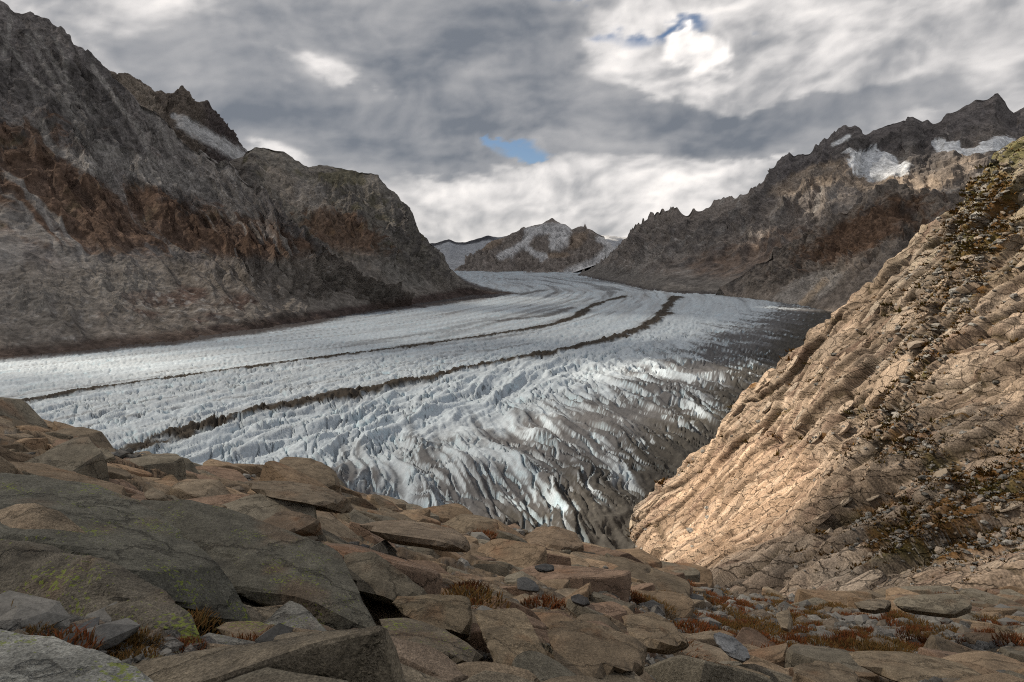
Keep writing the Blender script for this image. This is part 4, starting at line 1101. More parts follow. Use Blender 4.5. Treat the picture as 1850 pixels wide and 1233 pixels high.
def ground_at(x, y):
    P, px, py = FG_GEO[:3]
    return P.reshape(-1, 3)[np.argmin((px - x) ** 2 + (py - y) ** 2)].copy()


def build_stones(ground, P, px, py, soil, flat):
    rng = np.random.RandomState(5)
    V0, Fc = ICO[1]
    variants = []
    for i in range(14):
        nn = rng.normal(size=(11, 3)); nn /= np.linalg.norm(nn, axis=1)[:, None]
        hh = rng.uniform(0.5, 0.95, 11)
        D = V0
        k = D @ nn.T
        r = np.where(k > 0.05, hh / np.maximum(k, 0.05), 1e9).min(1)
        r = np.minimum(r, 1.0)
        V = D * r[:, None] * np.array([1.0, rng.uniform(0.6, 0.9), rng.uniform(0.4, 0.7)])
        variants.append(V)
    tints = [(0.16, 0.155, 0.145), (0.12, 0.115, 0.105), (0.21, 0.20, 0.18), (0.15, 0.125, 0.095), (0.085, 0.085, 0.085)]
    mats = [rock_mat('stone_%d' % i, 30, 5, 0.5, 0.02, tint=t, var=0.3) for i, t in enumerate(tints)]
    meshes = []
    for i, V in enumerate(variants):
        me = mesh_np('stone', V, Fc, None, False); me.materials.append(mats[i % len(mats)])
        meshes.append(me)
    inside = (px > -20) & (px < 1870) & (py < 1250)
    dens = (0.004 + soil ** 2) * inside
    Pv = P.reshape(-1, 3); dn = dens.ravel().astype(float)
    # area weight: vertices are spread evenly over the picture, so take larger stones by size on screen
    idx = rng.choice(len(Pv), 300, replace=False, p=dn / dn.sum())
    # hand-placed near stones beside the rust-red grass
    hand = [(105, 1140, 4.4, .07), (122, 1148, 4.3, .05), (205, 1150, 4.25, .07), (245, 1143, 4.4, .06), (278, 1148, 4.4, .075), (265, 1165, 4.2, .05), (305, 1160, 4.3, .065), (300, 1183, 4.1, .09), (240, 1168, 4.2, .04), (268, 1178, 4.1, .035), (325, 1165, 4.25, .04), (60, 1130, 4.6, .05), (365, 1175, 4.2, .04), (340, 1190, 4.1, .035), (225, 1160, 4.2, .035)]
    cnt = 0
    for x, y, Y, s in hand:
        o = bpy.data.objects.new('stone', meshes[cnt % 14]); COL.objects.link(o); o.parent = ground
        o.location = ground_at(x, y) + np.array([0, 0, 0.2 * s]); o.scale = (s * .75, s * .75, s * .75); o.rotation_euler = (rng.uniform(-.3, .3), rng.uniform(-.3, .3), rng.uniform(0, 6.28)); cnt += 1
    for k in idx[:285]:
        p = Pv[k]; d = p[1]
        s = float(np.clip(rng.lognormal(0, 0.45) * (0.10 + 0.010 * d), 0.04, 1.0))
        o = bpy.data.objects.new('stone', meshes[rng.randint(14)]); COL.objects.link(o); o.parent = ground
        o.location = p + np.array([0, 0, s * 0.18]); o.scale = (s * rng.uniform(.8, 1.3), s, s * rng.uniform(.7, 1.1))
        o.rotation_euler = (rng.uniform(-.35, .35), rng.uniform(-.35, .35), rng.uniform(0, 6.28)); cnt += 1
    # the uncountable rest
    n = 5200
    idx = rng.choice(len(Pv), n, replace=False, p=dn / dn.sum())
    bm = bmesh.new(); bmesh.ops.create_icosphere(bm, subdivisions=1, radius=1); bm.free()
    phi = (1 + 5 ** .5) / 2
    iv = np.array([(-1, phi, 0), (1, phi, 0), (-1, -phi, 0), (1, -phi, 0), (0, -1, phi), (0, 1, phi), (0, -1, -phi), (0, 1, -phi), (phi, 0, -1), (phi, 0, 1), (-phi, 0, -1), (-phi, 0, 1)]) / 1.9
    ifc = np.array([(0, 11, 5), (0, 5, 1), (0, 1, 7), (0, 7, 10), (0, 10, 11), (1, 5, 9), (5, 11, 4), (11, 10, 2), (10, 7, 6), (7, 1, 8), (3, 9, 4), (3, 4, 2), (3, 2, 6), (3, 6, 8), (3, 8, 9), (4, 9, 5), (2, 4, 11), (6, 2, 10), (8, 6, 7), (9, 8, 1)])
    return gravel_mesh('gravel', Pv[idx], ground, iv, ifc, rng, lambda d: 0.022 + 0.0042 * d, M_FORE), (iv, ifc, meshes)


def gravel_mesh(name, pts, parent, iv, ifc, rng, size, mat, cols=None):
    n = len(pts)
    s = size(pts[:, 1]) * rng.lognormal(0, 0.5, n)
    V = iv[None] * rng.uniform(0.65, 1.25, (n, 12, 1)) * np.stack([rng.uniform(.8, 1.4, n), rng.uniform(.7, 1.1, n), rng.uniform(.4, .8, n)], -1)[:, None]
    a = rng.uniform(0, 6.28, n); ca, sa = np.cos(a)[:, None], np.sin(a)[:, None]
    V = np.stack([V[..., 0] * ca - V[..., 1] * sa, V[..., 0] * sa + V[..., 1] * ca, V[..., 2]], -1) * s[:, None, None]
    V = V + pts[:, None] + np.array([0, 0, 1])[None, None] * (s * 0.15)[:, None, None]
    Fq = (ifc[None] + (np.arange(n) * 12)[:, None, None]).reshape(-1, 3)
    tn = np.array([(0.17, 0.16, 0.145), (0.12, 0.115, 0.105), (0.23, 0.22, 0.20), (0.16, 0.13, 0.10)])[rng.randint(4, size=n)]
    if cols is not None: tn = tn * cols
    c = np.repeat(tn[:, None], 12, 1)
    return link(name, mesh_np(name, V, Fq, c, False), mat, parent=parent, kind='stuff')


def heath_mesh(pts, parent, rng):
    """uncounted low heath on the slope: clumps of small leaf blades"""
    n = len(pts); kb = 16
    s = 0.0046 * pts[:, 1] * rng.lognormal(0, 0.4, n)
    a = rng.uniform(0, 6.28, (n, kb)); r = np.sqrt(rng.uniform(0, 1, (n, kb)))
    base = np.stack([r * np.cos(a), r * np.sin(a), 0 * r - 0.05], -1)
    ln = rng.uniform(0.35, 0.8, (n, kb)) * (1 - 0.4 * r)
    d = np.stack([np.cos(a) * 0.5 * r, np.sin(a) * 0.5 * r, ln], -1)
    wv = np.stack([-np.sin(a + 0.7), np.cos(a + 0.7), 0 * a], -1) * 0.22
    V = np.stack([base - wv, base + wv, base + d], 2) * s[:, None, None, None] + pts[:, None, None]
    V = V.reshape(-1, 3)
    t = rng.uniform(0, 1, (n, 1, 1)) * np.ones((1, kb * 3, 1))
    c = np.array([0.14, 0.070, 0.018]) * (1 - t) + np.array([0.075, 0.060, 0.018]) * t
    c = c * rng.uniform(0.7, 1.25, (n, kb, 1)).repeat(3, 1)
    link('heath', mesh_np('heath', V, np.arange(len(V)).reshape(-1, 3), c.reshape(-1, 3), False), M_SLOPE, parent=parent, kind='stuff')


def build_slope_rocks(slope, P, n, px, py, vg, smooth, kit):
    iv, ifc, meshes = kit
    rng = np.random.RandomState(9)
    vis = (px > 1120) & (px < 1870) & (py < 1080)
    dn = ((0.008 + np.clip(vg, 0, 1) ** 2) * (1 - 0.9 * smooth) * vis).ravel().astype(float)
    Pv = P.reshape(-1, 3)
    idx = rng.choice(len(Pv), 160, replace=False, p=dn / dn.sum())
    smats = [rock_mat('slope_stone_%d' % i, 3, 0.6, 0.5, 0.2, tint=t, var=0.3) for i, t in enumerate([(0.29, 0.24, 0.19), (0.25, 0.23, 0.2), (0.33, 0.27, 0.2)])]
    ms = []
    for i, me in enumerate(meshes):
        m2 = me.copy(); m2.materials.clear(); m2.materials.append(smats[i % 3]); ms.append(m2)
    for k in idx:
        p = Pv[k]; d = p[1]
        s = float(np.clip(rng.lognormal(0, 0.5) * d * 0.0058, 0.4, 5))
        o = bpy.data.objects.new('stone', ms[rng.randint(14)]); COL.objects.link(o); o.parent = slope
        o.location = p; o.scale = (s * rng.uniform(.9, 1.5), s, s * rng.uniform(.8, 1.3))
        o.rotation_euler = (rng.uniform(-.5, .5), rng.uniform(-.5, .5), rng.uniform(0, 6.28))
    idx = rng.choice(len(Pv), 5200, replace=False, p=dn / dn.sum())
    gravel_mesh('rubble', Pv[idx], slope, iv, ifc, rng, lambda d: 0.0022 * d, M_SLOPE, 1.15)
    idx = rng.choice(len(Pv), 4200, replace=False, p=dn / dn.sum())
    heath_mesh(Pv[idx], slope, rng)


# ------------------------------------------------------------------ fractured slabs
def darts(U, rad, order, limit):
    acc = []; A = np.zeros((limit, 2)); Rr = np.zeros(limit); k = 0
    for i in order:
        if k >= limit: break
        if k:
            d2 = ((A[:k] - U[i]) ** 2).sum(1)
            if (d2 < (0.5 * (Rr[:k] + rad[i])) ** 2).any(): continue
        A[k] = U[i]; Rr[k] = rad[i]; acc.append(i); k += 1
    return np.array(acc)


def block_field(C, Nrm, A, B, UV, rad, aniso, rng, thick, tilt, lean, gap, nseg, tint, seed, noise=0.05, edge_noise=0.10):
    """one angular slab per cell of the fracture pattern. C centres, Nrm/A/B frames, UV scaled plane coordinates.
    Returns vertices (n, m, 3), colours, faces and sizes"""
    n = len(C)
    th = np.linspace(0, 2 * np.pi, nseg, endpoint=False)
    dirs = np.stack([np.cos(th), np.sin(th)], -1)
    bound = np.zeros((n, nseg))
    for i in range(n):
        dv = UV - UV[i]; dist = np.hypot(dv[:, 0], dv[:, 1])
        nb = np.argsort(dist)[1:16]
        nb = nb[dist[nb] < 4.5 * rad[i]]
        m = dv[nb]; L = dist[nb]
        if len(nb):
            w_ = rad[i] / (rad[i] + rad[nb])
            k = dirs @ (m / L[:, None]).T
            r = np.where(k > 0.02, (L * w_)[None] / np.maximum(k, 0.02), 1e9).min(1)
        else:
            r = np.full(nseg, 1e9)
        bound[i] = np.minimum(r, 1.15 * rad[i])
    bound = bound * (1 - gap)
    rings = [(1.04, -1.0), (1.03, -0.45), (1.0, -0.06), (0.97, 0.0), (0.80, 0.0), (0.58, 0.0), (0.34, 0.0), (0.01, 0.0)]
    rr = np.array([q[0] for q in rings]); ww = np.array([q[1] for q in rings])
    Q = dirs[None, None] * (bound[:, None, :] * rr[None, :, None])[..., None]          # n, ring, seg, 2 (scaled)
    Q = Q * np.array([aniso, 1.0])
    off = rng.uniform(-0.2, 1.0, n) * thick
    tx = lean[0] + rng.normal(0, tilt, n); ty = lean[1] + rng.normal(0, tilt, n)
    W = off[:, None, None] + tx[:, None, None] * Q[..., 0] + ty[:, None, None] * Q[..., 1]
    # one more facet across the top of each block
    fa = rng.uniform(0, 6.28, n); fs = rng.uniform(0.15, 0.6, n); fo = rng.uniform(0.0, 0.45, n) * rad
    cut = (Q[..., 0] / aniso ** 0.5 * np.cos(fa)[:, None, None] + Q[..., 1] * np.sin(fa)[:, None, None]) - fo[:, None, None]
    W = W - fs[:, None, None] * np.maximum(cut, 0)
    fa2 = fa + rng.uniform(1.6, 4.2, n); fs2 = rng.uniform(0.1, 0.9, n); fo2 = rng.uniform(0.1, 0.6, n) * rad
    cut2 = (Q[..., 0] / aniso ** 0.5 * np.cos(fa2)[:, None, None] + Q[..., 1] * np.sin(fa2)[:, None, None]) - fo2[:, None, None]
    W = W - fs2[:, None, None] * np.maximum(cut2, 0)
    W = np.clip(W, (off - 1.2 * thick)[:, None, None], (off + 0.9 * thick)[:, None, None])
    W = np.where(ww[None, :, None] <= -0.999, (off - 1.6 * thick - 0.25 * rad)[:, None, None], W + ww[None, :, None] * (1.3 * thick)[:, None, None])
    V = C[:, None, None] + A[:, None, None] * Q[..., :1] + B[:, None, None] * Q[..., 1:] + Nrm[:, None, None] * W[..., None]
    sz = rad[:, None, None]
    n1 = fbm3(V / sz[..., None] + 0.0, 0.8, 4, seed, 0.55)
    V = V + Nrm[:, None, None] * (n1 * noise * sz)[..., None]
    en = fbm3(V / sz[..., None], 0.6, 2, seed + 7, 0.5)
    oj = (A[:, None, None] * dirs[None, None, :, :1] + B[:, None, None] * dirs[None, None, :, 1:])
    V = V + oj * (en * edge_noise * sz * (rr[None, :, None] > 0.9))[..., None]
    cl = tint(V.reshape(n, -1, 3), rng)
    m = len(rings) * nseg
    idx = np.arange(m).reshape(len(rings), nseg); nx = np.roll(idx, -1, 1)
    F4 = np.stack([idx[:-1], nx[:-1], nx[1:], idx[1:]], -1).reshape(-1, 4)
    return V.reshape(n, m, 3), cl, F4


def place_blocks(V, cl, F4, C, mat, parent, name, rest, maxn=300, show=None, sharp=17):
    n, m = V.shape[:2]
    order = np.argsort(-show)
    for i in order[:maxn]:
        me = mesh_np(name, V[i] - C[i], F4, cl[i], True)
        me.set_sharp_from_angle(angle=R(sharp))
        o = link(name, me, mat, parent=parent); o.location = C[i]
    k = order[maxn:]
    if len(k):
        Fq = (F4[None] + (np.arange(len(k)) * m)[:, None, None]).reshape(-1, 4)
        me = mesh_np(rest, V[k], Fq, cl[k], True); me.set_sharp_from_angle(angle=R(sharp))
        link(rest, me, mat, parent=parent, kind='stuff')


def build_fg_blocks(ground):
    rng = np.random.RandomState(77)
    P, px, py, flat, soil = FG_GEO
    n = normals(P); n *= np.sign(n[..., 2:3])
    ok = (px > -150) & (px < 2000) & (py < 1330) & ~((px < 430) & (py > 1060))
    wt = (ok * (flat < 0.45) * np.clip(P[..., 1] / 25, 0.3, 1)).ravel().astype(float)
    order = rng.choice(wt.size, 20000, replace=False, p=wt / wt.sum())
    Pv = P.reshape(-1, 3); nv_ = n.reshape(-1, 3)
    al = R(-16); ca, sa = math.cos(al), math.sin(al)
    ani = 1.75
    U = np.stack([(Pv[:, 0] * ca + Pv[:, 1] * sa) / ani, -Pv[:, 0] * sa + Pv[:, 1] * ca], -1)
    vr = RND[(np.arange(len(Pv)) * 7) % 4096]
    rad = np.minimum(0.18 * np.maximum(Pv[:, 1], 2.5) ** 0.60 * (0.42 + 1.05 * vr ** 2), 1.9)
    acc = darts(U, rad * 1.5, order, 1500)
    C = Pv[acc].copy(); r = rad[acc]
    Nn = nv_[acc] * 0.3 + np.array([0.05, 0.1, 1.0]) * 0.7; Nn /= np.linalg.norm(Nn, axis=1)[:, None]
    A = np.tile(np.array([ca, sa, 0]), (len(C), 1)); A -= Nn * (A * Nn).sum(1)[:, None]; A /= np.linalg.norm(A, axis=1)[:, None]
    B = np.cross(Nn, A)
    def tint(V, rg):
        k = len(V)
        base = np.array([(0.245, 0.182, 0.122), (0.21, 0.168, 0.12), (0.265, 0.190, 0.124), (0.215, 0.15, 0.108), (0.185, 0.163, 0.125)])[rg.randint(5, size=k)] * rg.uniform(0.75, 1.2, k)[:, None]
        nearw = sstep(14, 6, C[:, 1])
        base = base * (1 - 0.4 * nearw[:, None]) + np.array([0.16, 0.148, 0.115]) * 0.4 * nearw[:, None]
        c = np.repeat(base[:, None], V.shape[1], 1)
        n1 = fbm3(V, 1.3, 5, 880, 0.6); n2 = fbm3(V, 0.22, 4, 884, 0.6)
        c = c * (1 + 0.40 * n1[..., None] + 0.30 * n2[..., None])
        c = mixc(c, np.array([0.23, 0.125, 0.07]), sstep(0.10, 0.55, fbm3(V, 2.4, 4, 886)) * 0.55)
        c = mixc(c, np.array([0.05, 0.045, 0.038]), sstep(0.18, 0.55, fbm3(V, 0.7, 5, 888, 0.6)) * 0.5)
        return np.clip(c, 0.015, 0.5)
    thick = np.minimum(r * rng.uniform(0.25, 0.95, len(r)), 1.0)
    V, cl, F4 = block_field(C, Nn, A, B, U[acc], r, ani, rng, thick, 0.20, (-0.06, -0.10), 0.025, 36, tint, 871, 0.045, 0.05)
    vis = (px.ravel()[acc] > 0) & (px.ravel()[acc] < 1850) & (py.ravel()[acc] < 1233)
    place_blocks(V, cl, F4, C, M_FORE, ground, 'slab', 'slab_rubble', 300, r / C[:, 1] * (0.05 + vis))


def build_slope_blocks(slope):
    rng = np.random.RandomState(78)
    P, n, ea, eb, px, py, vg, smooth, vrow = SLOPE_GEO
    ok = (px > 1230) & (px < 2050) & (py < 1130)
    hollow = vg * 0.85 + 0.42 * fbm3(P, 26, 4, 899) 
    wt = (ok * (hollow < 0.5) * (smooth < 0.3) * np.clip(P[..., 1] / 200, 0.25, 1.2)).ravel().astype(float)
    order = rng.choice(wt.size, 14000, replace=False, p=wt / wt.sum())
    Pv = P.reshape(-1, 3); nv_ = n.reshape(-1, 3)
    ani = 1.9
    U = np.stack([Pv @ ea / ani, Pv @ eb], -1)
    vr = RND[(np.arange(len(Pv)) * 13) % 4096]
    rad = 0.0115 * Pv[:, 1] * (0.42 + 1.9 * vr ** 3) * (0.5 + 0.5 * sstep(0.0, 0.12, vrow.ravel()))
    acc = darts(U, rad * 3.4, order, 260)
    C = Pv[acc].copy(); r = rad[acc]
    Nn = nv_[acc]
    A = ea[None] - Nn * (Nn @ ea)[:, None]; A /= np.linalg.norm(A, axis=1)[:, None]
    B = np.cross(Nn, A)
    tw = (fbm3(C, 40, 2, 895) * 0.45)[:, None]
    A, B = A * np.cos(tw) + B * np.sin(tw), B * np.cos(tw) - A * np.sin(tw)
    sm = smooth.ravel()[acc]; pyc = py.ravel()[acc]
    def tint(V, rg):
        k = len(V)
        base = np.array([(0.27, 0.215, 0.165), (0.24, 0.205, 0.17), (0.29, 0.215, 0.155), (0.225, 0.20, 0.165), (0.20, 0.155, 0.12)])[rg.randint(5, size=k)] * 0.55 * rg.uniform(0.85, 1.12, k)[:, None] + np.array([0.34, 0.27, 0.205]) * 0.5
        base = base * (1 - sm[:, None] * 0.7) + np.array([0.34, 0.24, 0.16]) * sm[:, None] * 0.7
        up = sstep(560, 330, pyc)
        base = base * (1 - 0.5 * up[:, None]) + np.array([0.15, 0.14, 0.08]) * 0.5 * up[:, None]
        c = np.repeat(base[:, None], V.shape[1], 1)
        n1 = fbm3(V, 9, 5, 890, 0.6); n2 = fbm3(V, 1.6, 4, 894, 0.6)
        c = c * (1 + 0.35 * n1[..., None] + 0.28 * n2[..., None])
        c = mixc(c, np.array([0.13, 0.085, 0.06]), sstep(0.2, 0.6, fbm3(V, 6, 5, 896)) * 0.5)
        return np.clip(c, 0.02, 0.6)
    thick = r * rng.uniform(0.15, 0.5, len(r)) * (1 - 0.5 * sm) * (0.6 + 0.4 * sstep(0.0, 0.14, vrow.ravel()[acc]))
    V, cl, F4 = block_field(C, Nn, A, B, U[acc], r, ani, rng, thick, 0.09, (0.0, 0.10), -0.02, 36, tint, 873, 0.05, 0.08)
    vis = (px.ravel()[acc] < 1850) & (py.ravel()[acc] < 1060)
    place_blocks(V, cl, F4, C, M_SLOPE, slope, 'slab', 'slab_rubble', 300, r / C[:, 1] * (0.05 + vis))


# ------------------------------------------------------------------ plants
def tuft_mesh(rng, nblade, hgt, spread, c0, c1, wid):
    V = []; Fq = []; C = []
    for i in range(nblade):
        a = rng.uniform(0, 6.28); r = spread * math.sqrt(rng.uniform(0, 1))
        bx, by = r * math.cos(a), r * math.sin(a)
        ln = hgt * rng.uniform(0.5, 1.15) * (1 - 0.45 * (r / spread) ** 2); lean = rng.uniform(0.1, 0.9)
        th = a + rng.uniform(-1.2, 1.2)
        dx, dy = math.cos(th), math.sin(th)
        wx, wy = -dy * wid, dx * wid
        b = len(V)
        V += [(bx - wx, by - wy, -0.02), (bx + wx, by + wy, -0.02), (bx + dx * ln * lean * .4 + wx * .8, by + dy * ln * lean * .4 + wy * .8, ln * .6), (bx + dx * ln * lean * .4 - wx * .8, by + dy * ln * lean * .4 - wy * .8, ln * .6),
              (bx + dx * ln * lean, by + dy * ln * lean, ln)]
        Fq += [(b, b + 1, b + 2), (b, b + 2, b + 3), (b + 3, b + 2, b + 4)]
        t = rng.uniform(0, 1); cc = np.array(c0) * (1 - t) + np.array(c1) * t
        C += [cc] * 5
    return mesh_np('tuft', np.array(V), np.array(Fq), np.array(C), False)


def build_plants(P, px, py, hv, soil, flat):
    rng = np.random.RandomState(31)
    leaf = rock_mat('heath_leaf', 40, 8, 0.0, 0.01, var=0.25, spec=0.1)
    red = [tuft_mesh(rng, 420, 0.7, 1.0, (0.15, 0.042, 0.014), (0.085, 0.045, 0.016), 0.022) for _ in range(3)]
    org = [tuft_mesh(rng, 420, 0.6, 1.1, (0.14, 0.068, 0.02), (0.085, 0.06, 0.02), 0.02) for _ in range(3)]
    for m in red + org: m.materials.append(leaf)

    def put(me, loc, s, label, group=None):
        o = link('heath_tuft', me, None, label=label, cat='shrub', group=group)
        o.location = loc; o.scale = (s, s, s * 0.48); o.rotation_euler = (0, 0, rng.uniform(0, 6.28))
        return o
    put(red[0], ground_at(690, 942), 0.75, 'dark red heath bush on the upper ledges, middle of the foreground')
    put(red[1], ground_at(330, 1180), 0.16, 'rust-red grass tuft right of the stone cluster by the pitted boulder')
    put(org[0], ground_at(195, 1147), 0.14, 'orange-brown grass tuft below the pitted boulder')
    put(org[1], ground_at(140, 1143), 0.10, 'small orange grass tuft beside the flat stone under the pitted boulder')
    put(red[2], ground_at(280, 1165), 0.11, 'rust-red grass tuft in the middle of the near stone cluster')
    put(red[0], ground_at(1365, 1200), 0.55, 'dark red heath bush at the lower end of the tilted blue-grey boulder')
    vis = (px > 0) & (px < 1850) & (py < 1225) & (py > 860) & ~((px < 700) & (py > 840) & (py < 1150))
    dn = ((0.002 + (0.25 + hv) * soil) * vis).ravel().astype(float)
    Pv = P.reshape(-1, 3)
    idx = rng.choice(len(Pv), 240, replace=False, p=dn / dn.sum())
    for k in idx:
        p = Pv[k]; d = p[1]
        s = float(np.clip(rng.lognormal(0, 0.4) * (0.12 + 0.022 * d), 0.06, 1.2))
        put((red + org)[rng.randint(6)], p, s, 'low rust-coloured heath tuft growing among the foreground rubble', 'heath tufts among the rubble')
    # dry grass stalks in front of the pitted boulder
    for i, (x, y, hh, ln) in enumerate([(18, 1130, .20, .35), (40, 1132, .16, -.3), (55, 1130, .18, .6), (150, 1135, .14, .7)]):
        b = ground_at(x, y)
        n = 12; V = []; Fq = []
        for j in range(n):
            tt = j / (n - 1); wv = 0.0016 * (1 - 0.5 * tt) + (0.003 if 0.8 < tt < 0.97 else 0)
            cx = hh * ln * tt * tt * 0.6; cz = hh * tt
            for a in range(3):
                V.append((cx + wv * math.cos(a * 2.1), wv * math.sin(a * 2.1), cz))
        for j in range(n - 1):
            for a in range(3):
                Fq.append((j * 3 + a, j * 3 + (a + 1) % 3, j * 3 + 3 + (a + 1) % 3, j * 3 + 3 + a))
        me = mesh_np('grass_stalk', np.array(V), np.array(Fq), np.zeros((len(V), 3)) + np.array([0.30, 0.19, 0.075]), True)
        o = link('grass_stalk', me, leaf, label='thin dry grass stalk in front of the dark pitted boulder', cat='grass', group='dry stalks before the pitted boulder')
        o.location = b


# ------------------------------------------------------------------ clouds
def build_clouds():
    H = 2000.0
    az = np.r_[np.linspace(-180, -44, 70, endpoint=False), np.linspace(-44, 44, 480, endpoint=False), np.linspace(44, 180, 61)]
    el = np.r_[np.linspace(-0.6, 21.5, 170, endpoint=False), np.linspace(21.5, 89.5, 90)]
    A, E = np.meshgrid(R(1) * az, R(1) * el)
    # a shallow dome, so that the deck meets the horizon
    Rr = 190000.0
    sE, cE = np.sin(E), np.cos(E)
    dist = -Rr * sE + np.sqrt((Rr * sE) ** 2 + 2 * Rr * H + H * H)
    X = dist * cE * np.sin(A); Y = dist * cE * np.cos(A); Z = dist * sE
    P = np.stack([X, Y, Z], -1)
    px, py = proj(P)
    front = (Y > 50)
    px = np.where(front, px, -9e3); py = np.where(front, py, -9e3)
    # cloud field in the plane of the deck; far lumps are larger so that they still read
    u = np.arctan2(X, np.maximum(np.hypot(X, Y), 1)) ; 
    sc = 1500 + 0.10 * np.hypot(X, Y)
    th = np.arctan2(X, Y) * 3.1
    lr = E * 3.1 * 1.7
    wx = fbm2(th * 1.1, lr * 1.1, 3, 900) * 0.14; wy = fbm2(th * 1.1, lr * 1.1, 3, 905) * 0.14
    base = fbm2(th * 1.5 + wx, lr * 1.5 + wy, 7, 910, 0.52)

    def puffs(ox, oy):
        return 0.42 + 0.55 * fbm2(th * 3.4 + wx * 3 + ox * 3.4, (lr + wy + oy) * 3.6, 6, 920, 0.5)
    puff = puffs(0, 0)
    relief = puff - puffs(0.035, -0.04)  # directional light on the puffs, painted into the cloud tone
    fin = fbm2(th * 7 + wx * 2, lr * 9 + wy * 2, 4, 930, 0.55)
    qx = px + 30 * fin + 120 * wx + 60 * base; qy = py + 18 * fin + 60 * wy + 30 * base
    D = np.zeros(px.shape)
    for cx, cy, rx, ry, rot, s in [(560, 60, 330, 90, 0, .50), (820, 120, 190, 120, 0, .70), (620, 235, 270, 75, 5, 1.0), (430, 190, 180, 55, 0, .5), (940, 50, 110, 90, 0, .75), (1330, 242, 230, 48, 0, 1.0), (1120, 215, 190, 45, 0, .5), (980, 215, 160, 50, 0, .5),
                                  (1500, 210, 150, 38, -8, .55), (1700, 185, 220, 34, 0, .35), (250, 110, 160, 50, 15, .35), (1050, 395, 150, 30, 0, .35), (760, 285, 120, 30, 0, .45), (1800, 60, 120, 60, 0, .3), (600, 130, 75, 34, 20, -.55), (890, 118, 55, 34, 30, -.6), (1265, 95, 70, 55, 15, -.6), (500, 262, 60, 26, 20, -.5)]:
        D = D + s * blob(qx, qy, cx, cy, rx, ry, rot)
    outf = sstep(-300, -700, px) + sstep(2150, 2500, px) + sstep(-60, -300, py)
    D = D + 0.35 * np.clip(outf, 0, 1)
    bt = np.zeros(px.shape)
    for cx, cy, rx, ry, rot, s in [(600, 130, 62, 30, 20, .12), (890, 118, 50, 32, 30, .25), (1150, 110, 120, 90, 20, .16), (1240, 325, 180, 32, -10, .26), (980, 320, 200, 36, 3, .14), (820, 340, 120, 34, -5, .20), (500, 258, 60, 26, 20, .22), (130, 40, 150, 70, 0, .05)]:
        bt = bt + s * blob(qx, qy, cx, cy, rx, ry, rot)
    N_ = 0.75 * base + 0.45 * (puff - 0.42)
    mask = sstep(0.20, 0.54, D + 0.50 * N_)
    brt = 0.42 + 0.50 * bt + 0.40 * (puff - 0.42) + 0.12 * base + 0.34 * relief
    drk = 0.205 + 0.07 * base + 0.16 * (puff - 0.42) + 0.14 * relief - 0.05 * sstep(0.5, 1.1, D)
    t = brt * (1 - mask) + drk * mask
    cum = sstep(0.34, 0.70, blob(px + 20 * fin, py + 16 * fin, 1258, 100, 84, 52, 12) + 0.55 * (puff - 0.42))
    t = t * (1 - cum) + (0.74 + 0.50 * (puff - 0.42) + 0.8 * relief) * cum
    t = np.clip(t, 0.10, 1.2)
    # openings with blue behind
    hole = 1.1 * blob(qx + 30 * fin, qy + 14 * fin, 940, 268, 60, 17, 4) + 1.15 * blob(px + 26 * fin, py + 10 * fin, 1228, 54, 58, 20, -14) + 0.9 * blob(qx, qy, 1030, 2, 35, 9) + 0.62 * blob(qx, qy, 1365, 62, 20, 7) + 0.55 * blob(qx, qy, 1140, 80, 80, 26, 10) + 0.6 * blob(qx, qy, 650, 432 - 20, 30, 6) + 0.5 * blob(qx, qy, 1000, 284, 80, 8)
    hole = hole * (1 - cum)
    op = 1 - sstep(0.34, 0.95, hole + 0.34 * fin * sstep(0.05, 0.3, hole) + 0.6 * (puff - 0.42) * sstep(0.05, 0.3, hole))
    # broken cover towards the sun: gaps that light the near slope, the near ice and a few distant patches
    gap = np.zeros(px.shape)
    gx = X + 150 * fbm2(X / 350, Y / 350, 4, 950); gy = Y + 150 * fbm2(X / 350, Y / 350, 4, 955)
    ct = 1 / math.tan(SUN_EL)
    for tx, ty, tz, rx, ry, op_ in [(130, 330, -130, 150, 120, 1), (300, 300, -20, 250, 250, .72), (20, 30, -8, 120, 80, .38), (0, 680, -145, 800, 330, .45), (150, 620, -145, 260, 70, .8), (-650, 950, -145, 420, 120, .9), (-200, 1500, -145, 900, 400, .3), (2150, 3480, 430, 420, 170, 1), (1560, 3550, 330, 300, 130, .9), (1190, 3400, 170, 120, 60, 1), (380, 880, -145, 320, 60, .9), (832, 1900, -90, 90, 70, 1), (560, 6700, 200, 380, 160, 1)]:
        k = (H - tz) * ct
        ox = tx + math.sin(SUN_AZ) * k; oy = ty + math.cos(SUN_AZ) * k
        gap = np.maximum(gap, op_ * sstep(0.25, 0.7, np.exp(-(((gx - ox) / rx) ** 2 + ((gy - oy) / ry) ** 2))))
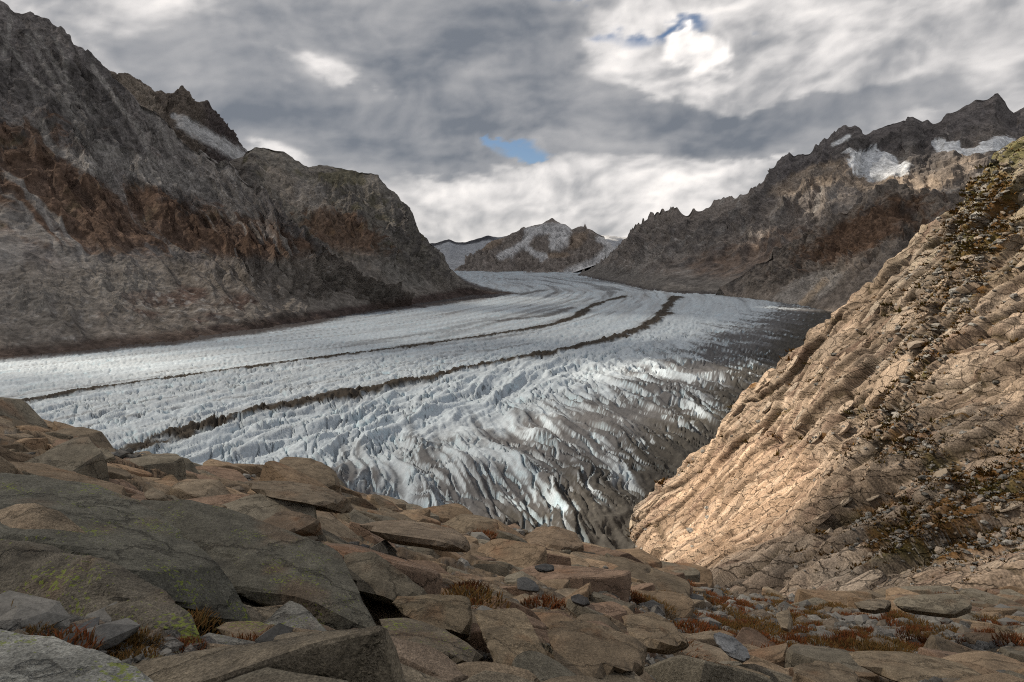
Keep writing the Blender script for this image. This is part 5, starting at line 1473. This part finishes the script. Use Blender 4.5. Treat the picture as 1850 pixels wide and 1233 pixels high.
    cover = np.minimum(0.90 - 0.25 * sstep(0.1, 0.5, fbm2(X / 900, Y / 900, 4, 960)), 1 - gap)
    fw = sstep(-450, -60, px) * sstep(2300, 1910, px) * sstep(-260, -20, py) * front
    op = (0.97 * op) * fw + np.minimum(op, cover) * (1 - fw)
    me = mesh_np('clouds', P, quads(*P.shape[:2]), None, True, {'op': op, 'tone': t})
    m = bpy.data.materials.new('cloud'); m.use_nodes = True
    tr = m.node_tree; N = tr.nodes; L = tr.links
    N.clear()
    out = N.new('ShaderNodeOutputMaterial'); mx = N.new('ShaderNodeMixShader'); tp = N.new('ShaderNodeBsdfTransparent'); tl = N.new('ShaderNodeBsdfTranslucent')
    a1 = N.new('ShaderNodeAttribute'); a1.attribute_name = 'op'; a2 = N.new('ShaderNodeAttribute'); a2.attribute_name = 'tone'
    ramp = N.new('ShaderNodeValToRGB')
    e = ramp.color_ramp.elements
    e[0].position = 0.1; e[0].color = (0.110, 0.130, 0.162, 1)
    e[1].position = 1.0; e[1].color = (1.0, 1.0, 1.0, 1)
    x = e.new(0.32); x.color = (0.280, 0.297, 0.324, 1)
    x = e.new(0.55); x.color = (0.52, 0.535, 0.56, 1)
    L.new(a2.outputs['Fac'], ramp.inputs[0]); L.new(ramp.outputs[0], tl.inputs['Color'])
    L.new(a1.outputs['Fac'], mx.inputs[0]); L.new(tp.outputs[0], mx.inputs[1]); L.new(tl.outputs[0], mx.inputs[2]); L.new(mx.outputs[0], out.inputs['Surface'])
    link('clouds', me, m, kind='stuff', label='broken deck of grey and white clouds over the valley')


build_clouds(); build_glacier(); build_left()
build_dome()
build_spires()
build_far()
build_right()
SL = build_slope()
FG = build_foreground()
build_fg_blocks(FG[0])
build_slope_blocks(SL[0])
build_rocks()
GV, KIT = build_stones(FG[0], FG[1], FG[2], FG[3], FG[4], FG[5])
build_slope_rocks(SL[0], SL[1], SL[2], SL[3], SL[4], SL[5], SL[6], KIT)
build_plants(FG[1], FG[2], FG[3], FG[6], FG[4], FG[5])
